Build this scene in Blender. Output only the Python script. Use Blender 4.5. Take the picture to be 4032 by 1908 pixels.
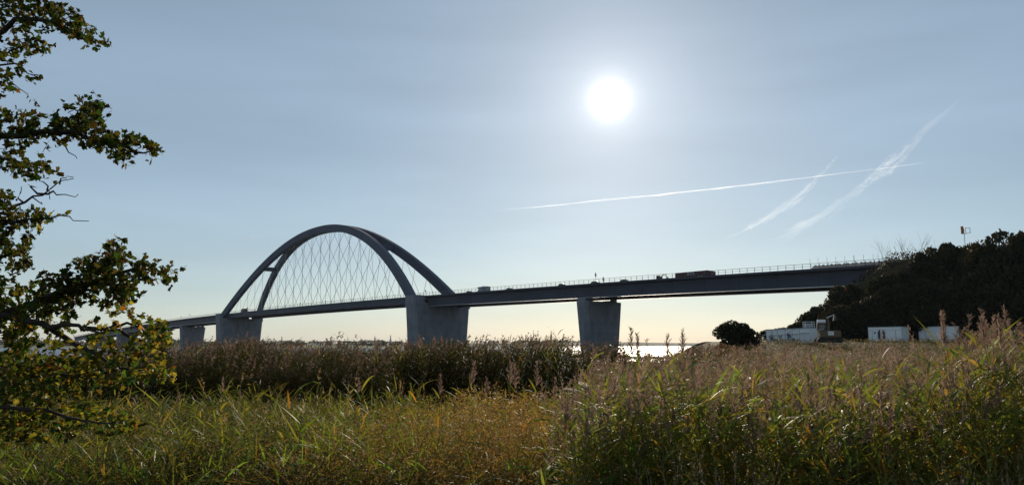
import bpy, bmesh, math, random
import numpy as np
from mathutils import Vector, Matrix

for o in list(bpy.data.objects):
    bpy.data.objects.remove(o)
random.seed(7)
rng = np.random.default_rng(11)
sc = bpy.context.scene
C = sc.collection
PI = math.pi

# ------------------------------------------------------------------ camera
CAM_H = 3.0
PITCH = math.atan(406 / 2912)
cam_d = bpy.data.cameras.new('camera')
cam_d.lens = 26.0
cam_d.sensor_width = 36.0
cam_d.clip_start = 0.05
cam_d.clip_end = 60000
cam = bpy.data.objects.new('camera', cam_d)
cam.location = (0, 0, CAM_H)
cam.rotation_euler = (PI / 2 + PITCH, 0, 0)
C.objects.link(cam)
sc.camera = cam

# ------------------------------------------------------------------ world, sun, exposure
SUN_EL = math.radians(18.7)
SUN_AZ = math.radians(7.8)          # to the right of +Y
SUN_DIR = Vector((math.sin(SUN_AZ) * math.cos(SUN_EL), math.cos(SUN_AZ) * math.cos(SUN_EL), math.sin(SUN_EL)))
world = bpy.data.worlds.new('World')
sc.world = world
world.use_nodes = True
wn, wl = world.node_tree.nodes, world.node_tree.links
wn.clear()


def wnode(t, **kw):
    n = wn.new(t)
    for k, v in kw.items():
        setattr(n, k, v)
    return n


def wmath(op, a, b=None, c=None):
    n = wn.new('ShaderNodeMath')
    n.operation = op
    for i, v in enumerate((a, b, c)):
        if v is None:
            continue
        if isinstance(v, (int, float)):
            n.inputs[i].default_value = v
        else:
            wl.new(v, n.inputs[i])
    return n.outputs[0]


sky = wnode('ShaderNodeTexSky', sky_type='NISHITA', sun_disc=False, sun_elevation=SUN_EL, sun_rotation=SUN_AZ,
            altitude=0.0, air_density=1.0, dust_density=0.15, ozone_density=2.0)
tc = wnode('ShaderNodeTexCoord')
mp = wnode('ShaderNodeMapping')
mp.inputs['Scale'].default_value = (1.4, 1.4, 9.0)
mp.inputs['Rotation'].default_value = (0.0, math.radians(-9), 0.0)
wl.new(tc.outputs['Generated'], mp.inputs['Vector'])
nz = wnode('ShaderNodeTexNoise')
nz.inputs['Scale'].default_value = 1.6
nz.inputs['Detail'].default_value = 4.0
nz.inputs['Roughness'].default_value = 0.5
wl.new(mp.outputs['Vector'], nz.inputs['Vector'])
veil = wmath('MULTIPLY_ADD', nz.outputs['Fac'], 0.34, 0.83)          # faint cirrus veil over the whole sky
vm = wnode('ShaderNodeVectorMath', operation='SCALE')
hs = wnode('ShaderNodeHueSaturation')            # thin high cloud greys the blue
hs.inputs['Saturation'].default_value = 0.88
wl.new(sky.outputs['Color'], hs.inputs['Color'])
mxv = wnode('ShaderNodeMixRGB')                   # even veil of thin cloud
mxv.inputs['Fac'].default_value = 0.45
mxv.inputs['Color2'].default_value = (4.2, 5.5, 6.5, 1)
wl.new(hs.outputs['Color'], mxv.inputs['Color1'])
wl.new(mxv.outputs[0], vm.inputs[0])
wl.new(veil, vm.inputs['Scale'])
bg = wnode('ShaderNodeBackground')
bg.inputs['Strength'].default_value = 0.088
wl.new(vm.outputs[0], bg.inputs['Color'])
# the sun itself and the bright air round it, as a function of the angle to the sun
vn = wnode('ShaderNodeVectorMath', operation='NORMALIZE')
wl.new(tc.outputs['Generated'], vn.inputs[0])
vd = wnode('ShaderNodeVectorMath', operation='DOT_PRODUCT')
wl.new(vn.outputs[0], vd.inputs[0])
vd.inputs[1].default_value = SUN_DIR
ang = wmath('MULTIPLY', wmath('ARCCOSINE', wmath('MINIMUM', vd.outputs['Value'], 1.0)), 180 / PI)
core = wmath('MULTIPLY', wmath('EXPONENT', wmath('DIVIDE', ang, -0.56)), 3.2)
halo = wmath('MULTIPLY', wmath('EXPONENT', wmath('DIVIDE', ang, -4.2)), 0.46)
glow = wmath('ADD', core, halo)
bg2 = wnode('ShaderNodeBackground')
bg2.inputs['Color'].default_value = (1.0, 0.95, 0.93, 1)
wl.new(glow, bg2.inputs['Strength'])
addn = wnode('ShaderNodeAddShader')
wl.new(bg.outputs[0], addn.inputs[0])
wl.new(bg2.outputs[0], addn.inputs[1])
wo = wnode('ShaderNodeOutputWorld')
wl.new(addn.outputs[0], wo.inputs['Surface'])

sun_l = bpy.data.lights.new('sun', 'SUN')
sun_l.energy = 5.0
sun_l.angle = math.radians(0.53)
sun_l.color = (1.0, 0.86, 0.68)
sun_o = bpy.data.objects.new('sun', sun_l)
sun_o.rotation_euler = SUN_DIR.to_track_quat('Z', 'Y').to_euler()
sun_o.location = (60, 400, 200)
C.objects.link(sun_o)

sc.view_settings.view_transform = 'Standard'
sc.view_settings.look = 'None'
sc.view_settings.exposure = 0.0
sc.view_settings.gamma = 1.0
sc.view_settings.use_curve_mapping = False
sc.cycles.max_bounces = 6
sc.cycles.diffuse_bounces = 3
sc.cycles.glossy_bounces = 2
sc.cycles.transmission_bounces = 4
sc.cycles.transparent_max_bounces = 8
sc.cycles.volume_bounces = 0
sc.cycles.use_denoising = True
sc.cycles.sample_clamp_indirect = 4.0

# ------------------------------------------------------------------ helpers
CP, SP = math.cos(PITCH), math.sin(PITCH)
F = 2912.0


def ray(px, py):
    """slope (x per metre of depth, height per metre of depth) of a sight line"""
    U = 954 - py
    fw = F * CP - U * SP
    return (px - 2016) / fw, (F * SP + U * CP) / fw


def P(px, py, Y):
    t, z = ray(px, py)
    return Vector((t * Y, Y, CAM_H + z * Y))


def link(o, parent=None):
    C.objects.link(o)
    if parent:
        o.parent = parent
    return o


def tag(o, label, cat=None, group=None, kind=None):
    if label:
        o['label'] = label
    if cat:
        o['category'] = cat
    if group:
        o['group'] = group
    if kind:
        o['kind'] = kind
    return o


def empty(name, loc=(0, 0, 0), rz=0.0):
    o = bpy.data.objects.new(name, None)
    o.location = loc
    o.rotation_euler = (0, 0, rz)
    o.empty_display_size = 0.2
    return link(o)


def copy_tree(o, parent=None):
    c = o.copy()
    C.objects.link(c)
    c.parent = parent
    for ch in list(o.children):
        copy_tree(ch, c)
    return c


class MB:
    """collects shapes of ONE part"""
    def __init__(s):
        s.v, s.f = [], []

    def poly(s, vs, fs):
        n = len(s.v)
        s.v += [tuple(v) for v in vs]
        s.f += [tuple(i + n for i in f) for f in fs]
        return s

    def box(s, c, d, rz=0.0):
        x, y, z = d[0] / 2, d[1] / 2, d[2] / 2
        cr, sr = math.cos(rz), math.sin(rz)
        vs = []
        for a, b, e in ((-1, -1, -1), (1, -1, -1), (1, 1, -1), (-1, 1, -1), (-1, -1, 1), (1, -1, 1), (1, 1, 1), (-1, 1, 1)):
            X, Y = a * x, b * y
            vs.append((c[0] + X * cr - Y * sr, c[1] + X * sr + Y * cr, c[2] + e * z))
        return s.poly(vs, [(0, 3, 2, 1), (4, 5, 6, 7), (0, 1, 5, 4), (1, 2, 6, 5), (2, 3, 7, 6), (3, 0, 4, 7)])

    def bar(s, a, b, w, h=None, up=(0, 0, 1)):
        a, b = Vector(a), Vector(b)
        h = h or w
        d = (b - a).normalized()
        sd = d.cross(Vector(up))
        if sd.length < 1e-4:
            sd = d.cross(Vector((1, 0, 0)))
        sd.normalize()
        u = sd.cross(d)
        vs = []
        for q in (a, b):
            for i, j in ((-1, -1), (1, -1), (1, 1), (-1, 1)):
                vs.append(q + sd * (i * w / 2) + u * (j * h / 2))
        return s.poly(vs, [(0, 1, 2, 3), (7, 6, 5, 4), (0, 4, 5, 1), (1, 5, 6, 2), (2, 6, 7, 3), (3, 7, 4, 0)])

    def tube(s, pts, rad, n=6):
        pts = [Vector(p) for p in pts]
        if not hasattr(rad, '__len__'):
            rad = [rad] * len(pts)
        base = len(s.v)
        for i, p in enumerate(pts):
            d = (pts[min(i + 1, len(pts) - 1)] - pts[max(i - 1, 0)]).normalized()
            a = d.cross(Vector((0, 0, 1)))
            if a.length < 1e-3:
                a = d.cross(Vector((0, 1, 0)))
            a.normalize()
            b = a.cross(d)
            for k in range(n):
                t = 2 * PI * k / n
                s.v.append(tuple(p + (a * math.cos(t) + b * math.sin(t)) * rad[i]))
        for i in range(len(pts) - 1):
            for k in range(n):
                q, r = base + i * n + k, base + i * n + (k + 1) % n
                s.f.append((q, r, r + n, q + n))
        s.f.append(tuple(base + k for k in range(n))[::-1])
        s.f.append(tuple(base + (len(pts) - 1) * n + k for k in range(n)))
        return s

    def prism(s, prof, w, axis='y', off=0.0):
        """profile in (x, z) pulled out by +-w/2 along y"""
        n = len(prof)
        vs = [(x, off - w / 2, z) for x, z in prof] + [(x, off + w / 2, z) for x, z in prof]
        fs = [tuple(range(n)), tuple(range(2 * n - 1, n - 1, -1))]
        for i in range(n):
            j = (i + 1) % n
            fs.append((i, i + n, j + n, j))
        return s.poly(vs, fs)

    def sphere(s, c, r, nu=8, nv=6):
        if not hasattr(r, '__len__'):
            r = (r, r, r)
        base = len(s.v)
        for j in range(1, nv):
            ph = PI * j / nv
            for i in range(nu):
                th = 2 * PI * i / nu
                s.v.append((c[0] + r[0] * math.sin(ph) * math.cos(th), c[1] + r[1] * math.sin(ph) * math.sin(th), c[2] + r[2] * math.cos(ph)))
        s.v.append((c[0], c[1], c[2] + r[2]))
        s.v.append((c[0], c[1], c[2] - r[2]))
        t, b = len(s.v) - 2, len(s.v) - 1
        for j in range(nv - 2):
            for i in range(nu):
                q, k = base + j * nu + i, base + j * nu + (i + 1) % nu
                s.f.append((q, q + nu, k + nu, k))
        for i in range(nu):
            s.f.append((t, base + i, base + (i + 1) % nu))
            q = base + (nv - 2) * nu
            s.f.append((b, q + (i + 1) % nu, q + i))
        return s

    def mesh(s, name, mat, smooth=False, bevel=0):
        m = bpy.data.meshes.new(name)
        m.from_pydata(s.v, [], s.f)
        m.materials.append(mat)
        bm = bmesh.new()
        bm.from_mesh(m)
        bmesh.ops.recalc_face_normals(bm, faces=bm.faces)
        bm.to_mesh(m)
        bm.free()
        if smooth:
            m.polygons.foreach_set('use_smooth', [True] * len(m.polygons))
        return m

    def build(s, name, mat, parent=None, smooth=False, loc=None, rz=0.0, bevel=0.0):
        o = bpy.data.objects.new(name, s.mesh(name, mat, smooth))
        if loc is not None:
            o.location = loc
        o.rotation_euler = (0, 0, rz)
        if bevel:
            b = o.modifiers.new('bevel', 'BEVEL')
            b.width = bevel
            b.segments = 2
            b.limit_method = 'ANGLE'
        return link(o, parent)


class Geo:
    """large foliage meshes built with numpy; quads only, colour per vertex"""
    def __init__(s):
        s.v, s.f, s.c, s.n = [], [], [], 0

    def add(s, v, f, c):
        s.v.append(np.asarray(v, np.float32))
        s.f.append(np.asarray(f, np.int32) + s.n)
        s.c.append(np.asarray(c, np.float32))
        s.n += len(v)

    def strips(s, p0, d, L, W, bend, side, segs, col, prof=None, tipcol=None):
        N = len(p0)
        t = np.linspace(0, 1, segs + 1)
        L = np.broadcast_to(L, (N,))
        W = np.broadcast_to(W, (N,))
        c = p0[:, None, :] + d[:, None, :] * (L[:, None] * t)[:, :, None] + bend[:, None, :] * (L[:, None] * t * t)[:, :, None]
        w = W[:, None] * (prof(t) if prof is not None else (1 - 0.9 * t))[None, :] * 0.5
        off = side[:, None, :] * w[:, :, None]
        v = np.stack([c - off, c + off], axis=2).reshape(-1, 3)
        k = np.arange(segs)
        q = np.stack([2 * k, 2 * k + 1, 2 * k + 3, 2 * k + 2], axis=1)
        f = (q[None] + (np.arange(N) * 2 * (segs + 1))[:, None, None]).reshape(-1, 4)
        col = np.broadcast_to(col, (N, 3))
        if tipcol is not None:
            tc_ = np.broadcast_to(tipcol, (N, 3))
            cc = col[:, None, :] * (1 - t)[None, :, None] + tc_[:, None, :] * t[None, :, None]
            cc = np.repeat(cc, 2, axis=1).reshape(-1, 3)
        else:
            cc = np.repeat(col, 2 * (segs + 1), axis=0)
        s.add(v, f, cc)

    def quads(s, ctr, u, v, col):
        N = len(ctr)
        vv = np.stack([ctr - u, ctr - v * 0.62, ctr + u, ctr + v], axis=1).reshape(-1, 3)
        f = np.arange(4 * N).reshape(-1, 4)
        s.add(vv, f, np.repeat(np.broadcast_to(col, (N, 3)), 4, axis=0))

    def mesh(s, name, mat):
        v = np.concatenate(s.v)
        f = np.concatenate(s.f)
        c = np.concatenate(s.c)
        m = bpy.data.meshes.new(name)
        m.vertices.add(len(v))
        m.vertices.foreach_set('co', v.ravel())
        m.loops.add(f.size)
        m.loops.foreach_set('vertex_index', f.ravel())
        m.polygons.add(len(f))
        m.polygons.foreach_set('loop_start', np.arange(0, f.size, 4, dtype=np.int32))
        m.polygons.foreach_set('loop_total', np.full(len(f), 4, np.int32))
        m.update(calc_edges=True)
        a = m.attributes.new('col', 'FLOAT_COLOR', 'POINT')
        a.data.foreach_set('color', np.concatenate([c, np.ones((len(c), 1), np.float32)], axis=1).ravel())
        m.materials.append(mat)
        return m

    def build(s, name, mat, parent=None):
        return link(bpy.data.objects.new(name, s.mesh(name, mat)), parent)


def unit(v):
    return v / np.maximum(np.linalg.norm(v, axis=-1, keepdims=True), 1e-9)


def rand_dir(n):
    return unit(rng.normal(size=(n, 3)))


def horiz(a):
    return np.stack([np.cos(a), np.sin(a), np.zeros_like(a)], axis=1)


UP = np.array([0.0, 0.0, 1.0])

# ------------------------------------------------------------------ materials
def new_mat(name):
    m = bpy.data.materials.new(name)
    m.use_nodes = True
    nt = m.node_tree
    return m, nt.nodes, nt.links, nt.nodes['Principled BSDF']


def mat(name, col, rough=0.6, metal=0.0, var=0.12, scale=2.0, spec=0.4, bump=0.0):
    m, n, l, b = new_mat(name)
    b.inputs['Roughness'].default_value = rough
    b.inputs['Metallic'].default_value = metal
    b.inputs['Specular IOR Level'].default_value = spec
    t = n.new('ShaderNodeTexCoord')
    z = n.new('ShaderNodeTexNoise')
    z.inputs['Scale'].default_value = scale
    z.inputs['Detail'].default_value = 5.0
    l.new(t.outputs['Object'], z.inputs['Vector'])
    r = n.new('ShaderNodeValToRGB')
    r.color_ramp.elements[0].position = 0.3
    r.color_ramp.elements[1].position = 0.7
    r.color_ramp.elements[0].color = (*[c * (1 - var) for c in col], 1)
    r.color_ramp.elements[1].color = (*[min(1, c * (1 + var)) for c in col], 1)
    l.new(z.outputs['Fac'], r.inputs['Fac'])
    l.new(r.outputs['Color'], b.inputs['Base Color'])
    if bump:
        bp = n.new('ShaderNodeBump')
        bp.inputs['Strength'].default_value = bump
        bp.inputs['Distance'].default_value = 0.02
        l.new(z.outputs['Fac'], bp.inputs['Height'])
        l.new(bp.outputs['Normal'], b.inputs['Normal'])
    return m


def leaf_mat(name, trans=0.45, rough=0.45, spec=0.35, ramp=None, glow=(1.25, 1.15, 0.6)):
    """thin leaf: reflects and lets light through; colour from the 'col' attribute, or per object from a ramp"""
    m, n, l, b = new_mat(name)
    if ramp is None:
        a = n.new('ShaderNodeAttribute')
        a.attribute_name = 'col'
        src = a.outputs['Color']
    else:
        oi = n.new('ShaderNodeObjectInfo')
        r = n.new('ShaderNodeValToRGB')
        e = r.color_ramp.elements
        e[0].color = (*ramp[0][1], 1)
        e[0].position = ramp[0][0]
        e[1].color = (*ramp[-1][1], 1)
        e[1].position = ramp[-1][0]
        for p_, c_ in ramp[1:-1]:
            q = e.new(p_)
            q.color = (*c_, 1)
        l.new(oi.outputs['Random'], r.inputs['Fac'])
        src = r.outputs['Color']
    b.inputs['Roughness'].default_value = rough
    b.inputs['Specular IOR Level'].default_value = spec
    l.new(src, b.inputs['Base Color'])
    tr = n.new('ShaderNodeBsdfTranslucent')
    mu = n.new('ShaderNodeVectorMath')
    mu.operation = 'MULTIPLY'
    mu.inputs[1].default_value = glow
    l.new(src, mu.inputs[0])
    l.new(mu.outputs[0], tr.inputs['Color'])
    mx = n.new('ShaderNodeMixShader')
    mx.inputs['Fac'].default_value = trans
    l.new(b.outputs[0], mx.inputs[1])
    l.new(tr.outputs[0], mx.inputs[2])
    l.new(mx.outputs[0], n['Material Output'].inputs['Surface'])
    return m


M = {}
M['steel'] = mat('bridge_steel_paint', (0.050, 0.056, 0.080), 0.6, 0, 0.16, 0.15, 0.25)
M['flange'] = mat('flange_pale_glint', (0.34, 0.36, 0.38), 0.22, 0, 0.06, 0.2, 0.6)  # glossy paint, its pale colour standing for glare reflected off the water
M['rib'] = mat('arch_rib_paint', (0.045, 0.060, 0.098), 0.6, 0, 0.16, 0.1, 0.25)
M['cable'] = mat('hanger_cable', (0.30, 0.29, 0.26), 0.5, 0, 0.05)
M['rail'] = mat('railing_paint', (0.10, 0.11, 0.12), 0.5)
M['road'] = mat('asphalt', (0.05, 0.05, 0.052), 0.8)
M['white'] = mat('white_panel', (0.80, 0.81, 0.82), 0.45, 0, 0.05, 0.8)
M['white2'] = mat('grey_white_panel', (0.62, 0.64, 0.67), 0.5, 0, 0.08, 0.8)
M['seam'] = mat('panel_seam_grey', (0.25, 0.27, 0.30), 0.5)
M['dark'] = mat('dark_paint', (0.03, 0.03, 0.035), 0.4)
M['glass'] = mat('vehicle_glass', (0.02, 0.025, 0.03), 0.08, 0, 0.02, 1, 0.6)
M['rubber'] = mat('tyre_rubber', (0.02, 0.02, 0.02), 0.85)
M['navy'] = mat('navy_cloth', (0.03, 0.04, 0.09), 0.9)
M['maroon'] = mat('maroon_paint', (0.10, 0.028, 0.035), 0.5)
M['redbox'] = mat('dark_red_side_panel', (0.085, 0.022, 0.026), 0.5, 0, 0.15, 0.6)
M['print'] = mat('pale_print', (0.45, 0.44, 0.48), 0.6)
M['orange'] = mat('machine_orange', (0.45, 0.11, 0.02), 0.45)
M['tan'] = mat('machine_tan', (0.12, 0.08, 0.04), 0.55, 0, 0.15, 1.5)
M['signred'] = mat('sign_red', (0.35, 0.03, 0.03), 0.5)
M['signback'] = mat('sign_back_grey', (0.18, 0.18, 0.19), 0.5)
M['chrome'] = mat('bright_metal', (0.65, 0.65, 0.66), 0.15, 1.0, 0.02)
M['skin'] = mat('skin', (0.45, 0.28, 0.20), 0.6)
M['greycloth'] = mat('grey_cloth', (0.28, 0.28, 0.31), 0.9)
M['bluecloth'] = mat('blue_cloth', (0.06, 0.08, 0.17), 0.9)
M['hair'] = mat('dark_hair', (0.03, 0.025, 0.02), 0.8)
M['turbine'] = mat('turbine_grey', (0.22, 0.23, 0.26), 0.5)
M['bark'] = mat('bark', (0.045, 0.035, 0.028), 0.9, 0, 0.35, 12.0, 0.2, 0.5)
M['berry'] = mat('berry_red', (0.10, 0.012, 0.012), 0.25, 0, 0.3, 30)
M['leaf'] = leaf_mat('leaf_thin', 0.55, 0.55, 0.16)
M['tree_leaf'] = leaf_mat('tree_leaf_thin', 0.30, 0.6, 0.12, glow=(1.5, 0.9, 0.5))
M['plume'] = leaf_mat('reed_plume_fluff', 0.5, 0.8, 0.1, glow=(1.15, 1.0, 0.9))
M['sheet'] = leaf_mat('grey_plastic_sheet', 0.5, 0.4, 0.4, [(0, (0.35, 0.35, 0.37)), (1, (0.45, 0.45, 0.46))], (1, 1, 1))


def add_seams(m, step_s, step_z, dark, width=.09):
    """plate joints: thin darker lines every few metres along the bridge and in height"""
    n, l = m.node_tree.nodes, m.node_tree.links
    b = n['Principled BSDF']
    src = b.inputs['Base Color'].links[0].from_socket
    g_ = n.new('ShaderNodeNewGeometry')
    mp_ = n.new('ShaderNodeMapping')
    mp_.vector_type = 'POINT'
    mp_.inputs['Rotation'].default_value = (0, 0, -math.radians(40.8))
    l.new(g_.outputs['Position'], mp_.inputs['Vector'])
    sx = n.new('ShaderNodeSeparateXYZ')
    l.new(mp_.outputs[0], sx.inputs[0])
    prev = None
    for sock, st in ((sx.outputs['Y'], step_s), (sx.outputs['Z'], step_z)):
        if not st:
            continue
        f_ = n.new('ShaderNodeMath')
        f_.operation = 'PINGPONG'
        f_.inputs[1].default_value = st / 2
        l.new(sock, f_.inputs[0])
        c_ = n.new('ShaderNodeMath')
        c_.operation = 'LESS_THAN'
        c_.inputs[1].default_value = width / 2
        l.new(f_.outputs[0], c_.inputs[0])
        if prev is None:
            prev = c_.outputs[0]
        else:
            mx_ = n.new('ShaderNodeMath')
            mx_.operation = 'MAXIMUM'
            l.new(prev, mx_.inputs[0])
            l.new(c_.outputs[0], mx_.inputs[1])
            prev = mx_.outputs[0]
    mm = n.new('ShaderNodeMixRGB')
    mm.blend_type = 'MULTIPLY'
    mm.inputs['Color2'].default_value = (dark, dark, dark, 1)
    l.new(prev, mm.inputs['Fac'])
    l.new(src, mm.inputs['Color1'])
    l.new(mm.outputs[0], b.inputs['Base Color'])


def concrete_mat():
    m, n, l, b = new_mat('pier_concrete')
    b.inputs['Roughness'].default_value = 0.8
    t = n.new('ShaderNodeTexCoord')
    mp_ = n.new('ShaderNodeMapping')
    mp_.inputs['Scale'].default_value = (1, 1, 0.45)
    l.new(t.outputs['Object'], mp_.inputs['Vector'])
    z = n.new('ShaderNodeTexNoise')
    z.inputs['Scale'].default_value = 0.45
    z.inputs['Detail'].default_value = 7
    l.new(mp_.outputs[0], z.inputs['Vector'])
    r = n.new('ShaderNodeValToRGB')
    r.color_ramp.elements[0].color = (0.125, 0.135, 0.165, 1)
    r.color_ramp.elements[1].color = (0.22, 0.225, 0.245, 1)
    r.color_ramp.elements[0].position = 0.3
    r.color_ramp.elements[1].position = 0.75
    l.new(z.outputs['Fac'], r.inputs['Fac'])
    l.new(r.outputs[0], b.inputs['Base Color'])
    return m


M['concrete'] = concrete_mat()
add_seams(M['concrete'], 0, 3.6, .72, .14)
add_seams(M['steel'], 12.1, 0, .6, .18)
add_seams(M['rib'], 9.3, 0, .6, .16)


def ground_mat():
    m, n, l, b = new_mat('ground_soil')
    b.inputs['Roughness'].default_value = 0.95
    b.inputs['Specular IOR Level'].default_value = 0.1
    t = n.new('ShaderNodeTexCoord')
    z = n.new('ShaderNodeTexNoise')
    z.inputs['Scale'].default_value = 0.6
    z.inputs['Detail'].default_value = 8
    l.new(t.outputs['Object'], z.inputs['Vector'])
    r = n.new('ShaderNodeValToRGB')
    e = r.color_ramp.elements
    e[0].color = (0.018, 0.016, 0.008, 1)
    e[1].color = (0.075, 0.058, 0.025, 1)
    e[0].position = 0.32
    e[1].position = 0.68
    q = e.new(0.5)
    q.color = (0.04, 0.045, 0.014, 1)
    l.new(z.outputs['Fac'], r.inputs['Fac'])
    l.new(r.outputs[0], b.inputs['Base Color'])
    bp = n.new('ShaderNodeBump')
    bp.inputs['Strength'].default_value = 0.6
    bp.inputs['Distance'].default_value = 0.15
    z2 = n.new('ShaderNodeTexNoise')
    z2.inputs['Scale'].default_value = 3.0
    z2.inputs['Detail'].default_value = 6
    l.new(t.outputs['Object'], z2.inputs['Vector'])
    l.new(z2.outputs['Fac'], bp.inputs['Height'])
    l.new(bp.outputs['Normal'], b.inputs['Normal'])
    return m


M['ground'] = ground_mat()


def water_mat():
    m, n, l, b = new_mat('sea_water')
    b.inputs['Base Color'].default_value = (0.035, 0.06, 0.075, 1)
    b.inputs['Roughness'].default_value = 0.32
    b.inputs['IOR'].default_value = 1.33
    b.inputs['Specular IOR Level'].default_value = 0.5
    t = n.new('ShaderNodeTexCoord')
    mp_ = n.new('ShaderNodeMapping')
    mp_.inputs['Scale'].default_value = (0.5, 1.0, 1.0)
    l.new(t.outputs['Object'], mp_.inputs['Vector'])
    z = n.new('ShaderNodeTexNoise')
    z.inputs['Scale'].default_value = 0.35
    z.inputs['Detail'].default_value = 5
    l.new(mp_.outputs[0], z.inputs['Vector'])
    bp = n.new('ShaderNodeBump')
    bp.inputs['Strength'].default_value = 0.5
    bp.inputs['Distance'].default_value = 0.4
    l.new(z.outputs['Fac'], bp.inputs['Height'])
    l.new(bp.outputs['Normal'], b.inputs['Normal'])
    return m


M['water'] = water_mat()
M['farland'] = mat('far_land', (0.05, 0.06, 0.025), 0.95, 0, 0.4, 0.01, 0.1)
M['farstrip'] = mat('far_shore_grass', (0.16, 0.17, 0.07), 0.95, 0, 0.25, 0.02, 0.1)

# ------------------------------------------------------------------ bridge coordinates
AL = math.radians(40.8)
AXv = np.array([-math.sin(AL), math.cos(AL)])
TRv = np.array([math.cos(AL), math.sin(AL)])
A0 = np.array([32.0, 272.0])


def z_rail(s):
    return 27.5 - 2.95e-5 * (s - 205) ** 2


def z_edge(s):
    return z_rail(s) - 1.4


def B(s, h, z):
    q = A0 + AXv * s + TRv * h
    return Vector((q[0], q[1], z))


def s_of(px, py, h):
    t, _ = ray(px, py)
    O = A0 + TRv * h
    return (t * O[1] - O[0]) / (AXv[0] - t * AXv[1])


# ------------------------------------------------------------------ terrain
def vnoise(X, Y, sc_, seed):
    r = np.random.default_rng(seed)
    out = 0
    for k in range(7):
        a_, ph = r.uniform(0, 2 * PI), r.uniform(0, 2 * PI)
        f_ = r.uniform(.6, 1.7) / sc_
        out = out + np.sin((X * np.cos(a_) + Y * np.sin(a_)) * f_ * 2 * PI + ph)
    return out / 3.2


def sstep(a, b, x):
    t = np.clip((x - a) / (b - a), 0, 1)
    return t * t * (3 - 2 * t)


def gz(X, Y):
    X, Y = np.asarray(X, float), np.asarray(Y, float)
    base = np.interp(Y, [-400, -60, 0, 8, 26, 40, 55, 80, 150], [4, 2.2, 1.5, 1.35, 1.0, 0.6, -0.2, -0.8, -2.0])
    landz = np.interp(Y, [-400, -60, 0, 8, 30, 70, 105, 119, 140, 200, 260], [4, 2.2, 1.5, 1.35, 1.0, 1.5, 2.3, 3.4, 3.7, 4.0, -2.0])
    m = sstep(-4, 10, X - (0.2 * Y + 2))
    z = base * (1 - m) + landz * m
    rx, ry = X - A0[0], Y - A0[1]
    s = rx * AXv[0] + ry * AXv[1]
    h = rx * TRv[0] + ry * TRv[1]
    d = np.hypot(np.maximum(np.abs(h) - 12.5, 0), np.maximum(s + 108, 0) * 1.25)
    ze = 24.0 - d / 1.4
    z = np.maximum(z, ze)
    z = z + 0.05 * np.sin(X * 0.9 + Y * 0.37) + 0.04 * np.sin(Y * 1.3 - X * 0.5)
    far = sstep(350, 700, np.hypot(X, Y)) * (Y > 0)
    return z * (1 - far) + (-2.5) * far


def make_ground():
    i = np.linspace(-1, 1, 220)
    X = np.sign(i) * (np.abs(i) * 60 + np.abs(i) ** 5 * 2900) + 0.0
    j = np.linspace(0, 1, 260)
    Y = -900 + 0 * j
    Y = np.concatenate([np.linspace(-900, -20, 18), np.linspace(-15, 70, 120), np.linspace(72, 260, 110), np.linspace(270, 2500, 20)])
    X = np.concatenate([np.linspace(-2600, -130, 14), np.linspace(-120, 190, 200), np.linspace(200, 2600, 14)])
    gx, gy = np.meshgrid(X, Y)
    z = gz(gx, gy)
    v = np.stack([gx, gy, z], axis=2).reshape(-1, 3)
    nx, ny = len(X), len(Y)
    k = np.arange((ny - 1) * (nx - 1))
    r, c = k // (nx - 1), k % (nx - 1)
    a = r * nx + c
    f = np.stack([a, a + 1, a + nx + 1, a + nx], axis=1)
    g = Geo()
    g.add(v, f, np.full((len(v), 3), 0.05))
    o = g.build('ground', M['ground'])
    o.data.polygons.foreach_set('use_smooth', [True] * len(o.data.polygons))
    tag(o, 'low marshy ground rising to the bridge embankment', None, None, 'structure')


make_ground()

w = MB()
w.poly([(-7900, 20, 0), (7900, 20, 0), (7900, 7900, 0), (-7900, 7900, 0)], [(0, 1, 2, 3)])
wo_ = w.build('water', M['water'])
tag(wo_, 'calm sea sound glittering under the low sun', None, None, 'structure')


# far shore: low hills in depth
def far_hills(name, Y0, Y1, x0, x1, top, seed, matk, label, nx=160, ny=8):
    r = np.random.default_rng(seed)
    xs = np.linspace(x0, x1, nx)
    ph = r.uniform(0, 6.28, 6)
    prof = sum(np.sin(xs / (x1 - x0) * 6.28 * k_ * 1.7 + ph[k_ - 1]) / k_ for k_ in range(1, 6))
    prof = 0.72 + 0.14 * prof
    ends = np.minimum(1, np.minimum(np.arange(nx), np.arange(nx)[::-1]) / 8)
    ys = np.linspace(0, 1, ny)
    hump = np.sin(ys * PI) ** 0.6
    v = []
    for j in range(ny):
        for i_ in range(nx):
            v.append((xs[i_], Y0 + (Y1 - Y0) * ys[j], -0.4 + top * prof[i_] * hump[j] * ends[i_] + (0.6 if 0 < j < ny - 1 else 0)))
    f = [(j * nx + i_, j * nx + i_ + 1, (j + 1) * nx + i_ + 1, (j + 1) * nx + i_) for j in range(ny - 1) for i_ in range(nx - 1)]
    o = MB().poly(v, f).build(name, M[matk], None, True)
    tag(o, label, None, None, 'structure')


far_hills('far_shore', 1050, 1500, -1300, -120, 3.2, 3, 'farstrip', 'flat grassy far shore of the sound')
far_hills('far_hills', 3000, 4600, -3400, 600, 27, 4, 'farland', 'low hazy hills beyond the far shore')
far_hills('distant_coast', 4600, 6200, -400, 5200, 30, 5, 'farland', 'thin hazy coastline beyond the sailing boats')


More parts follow.
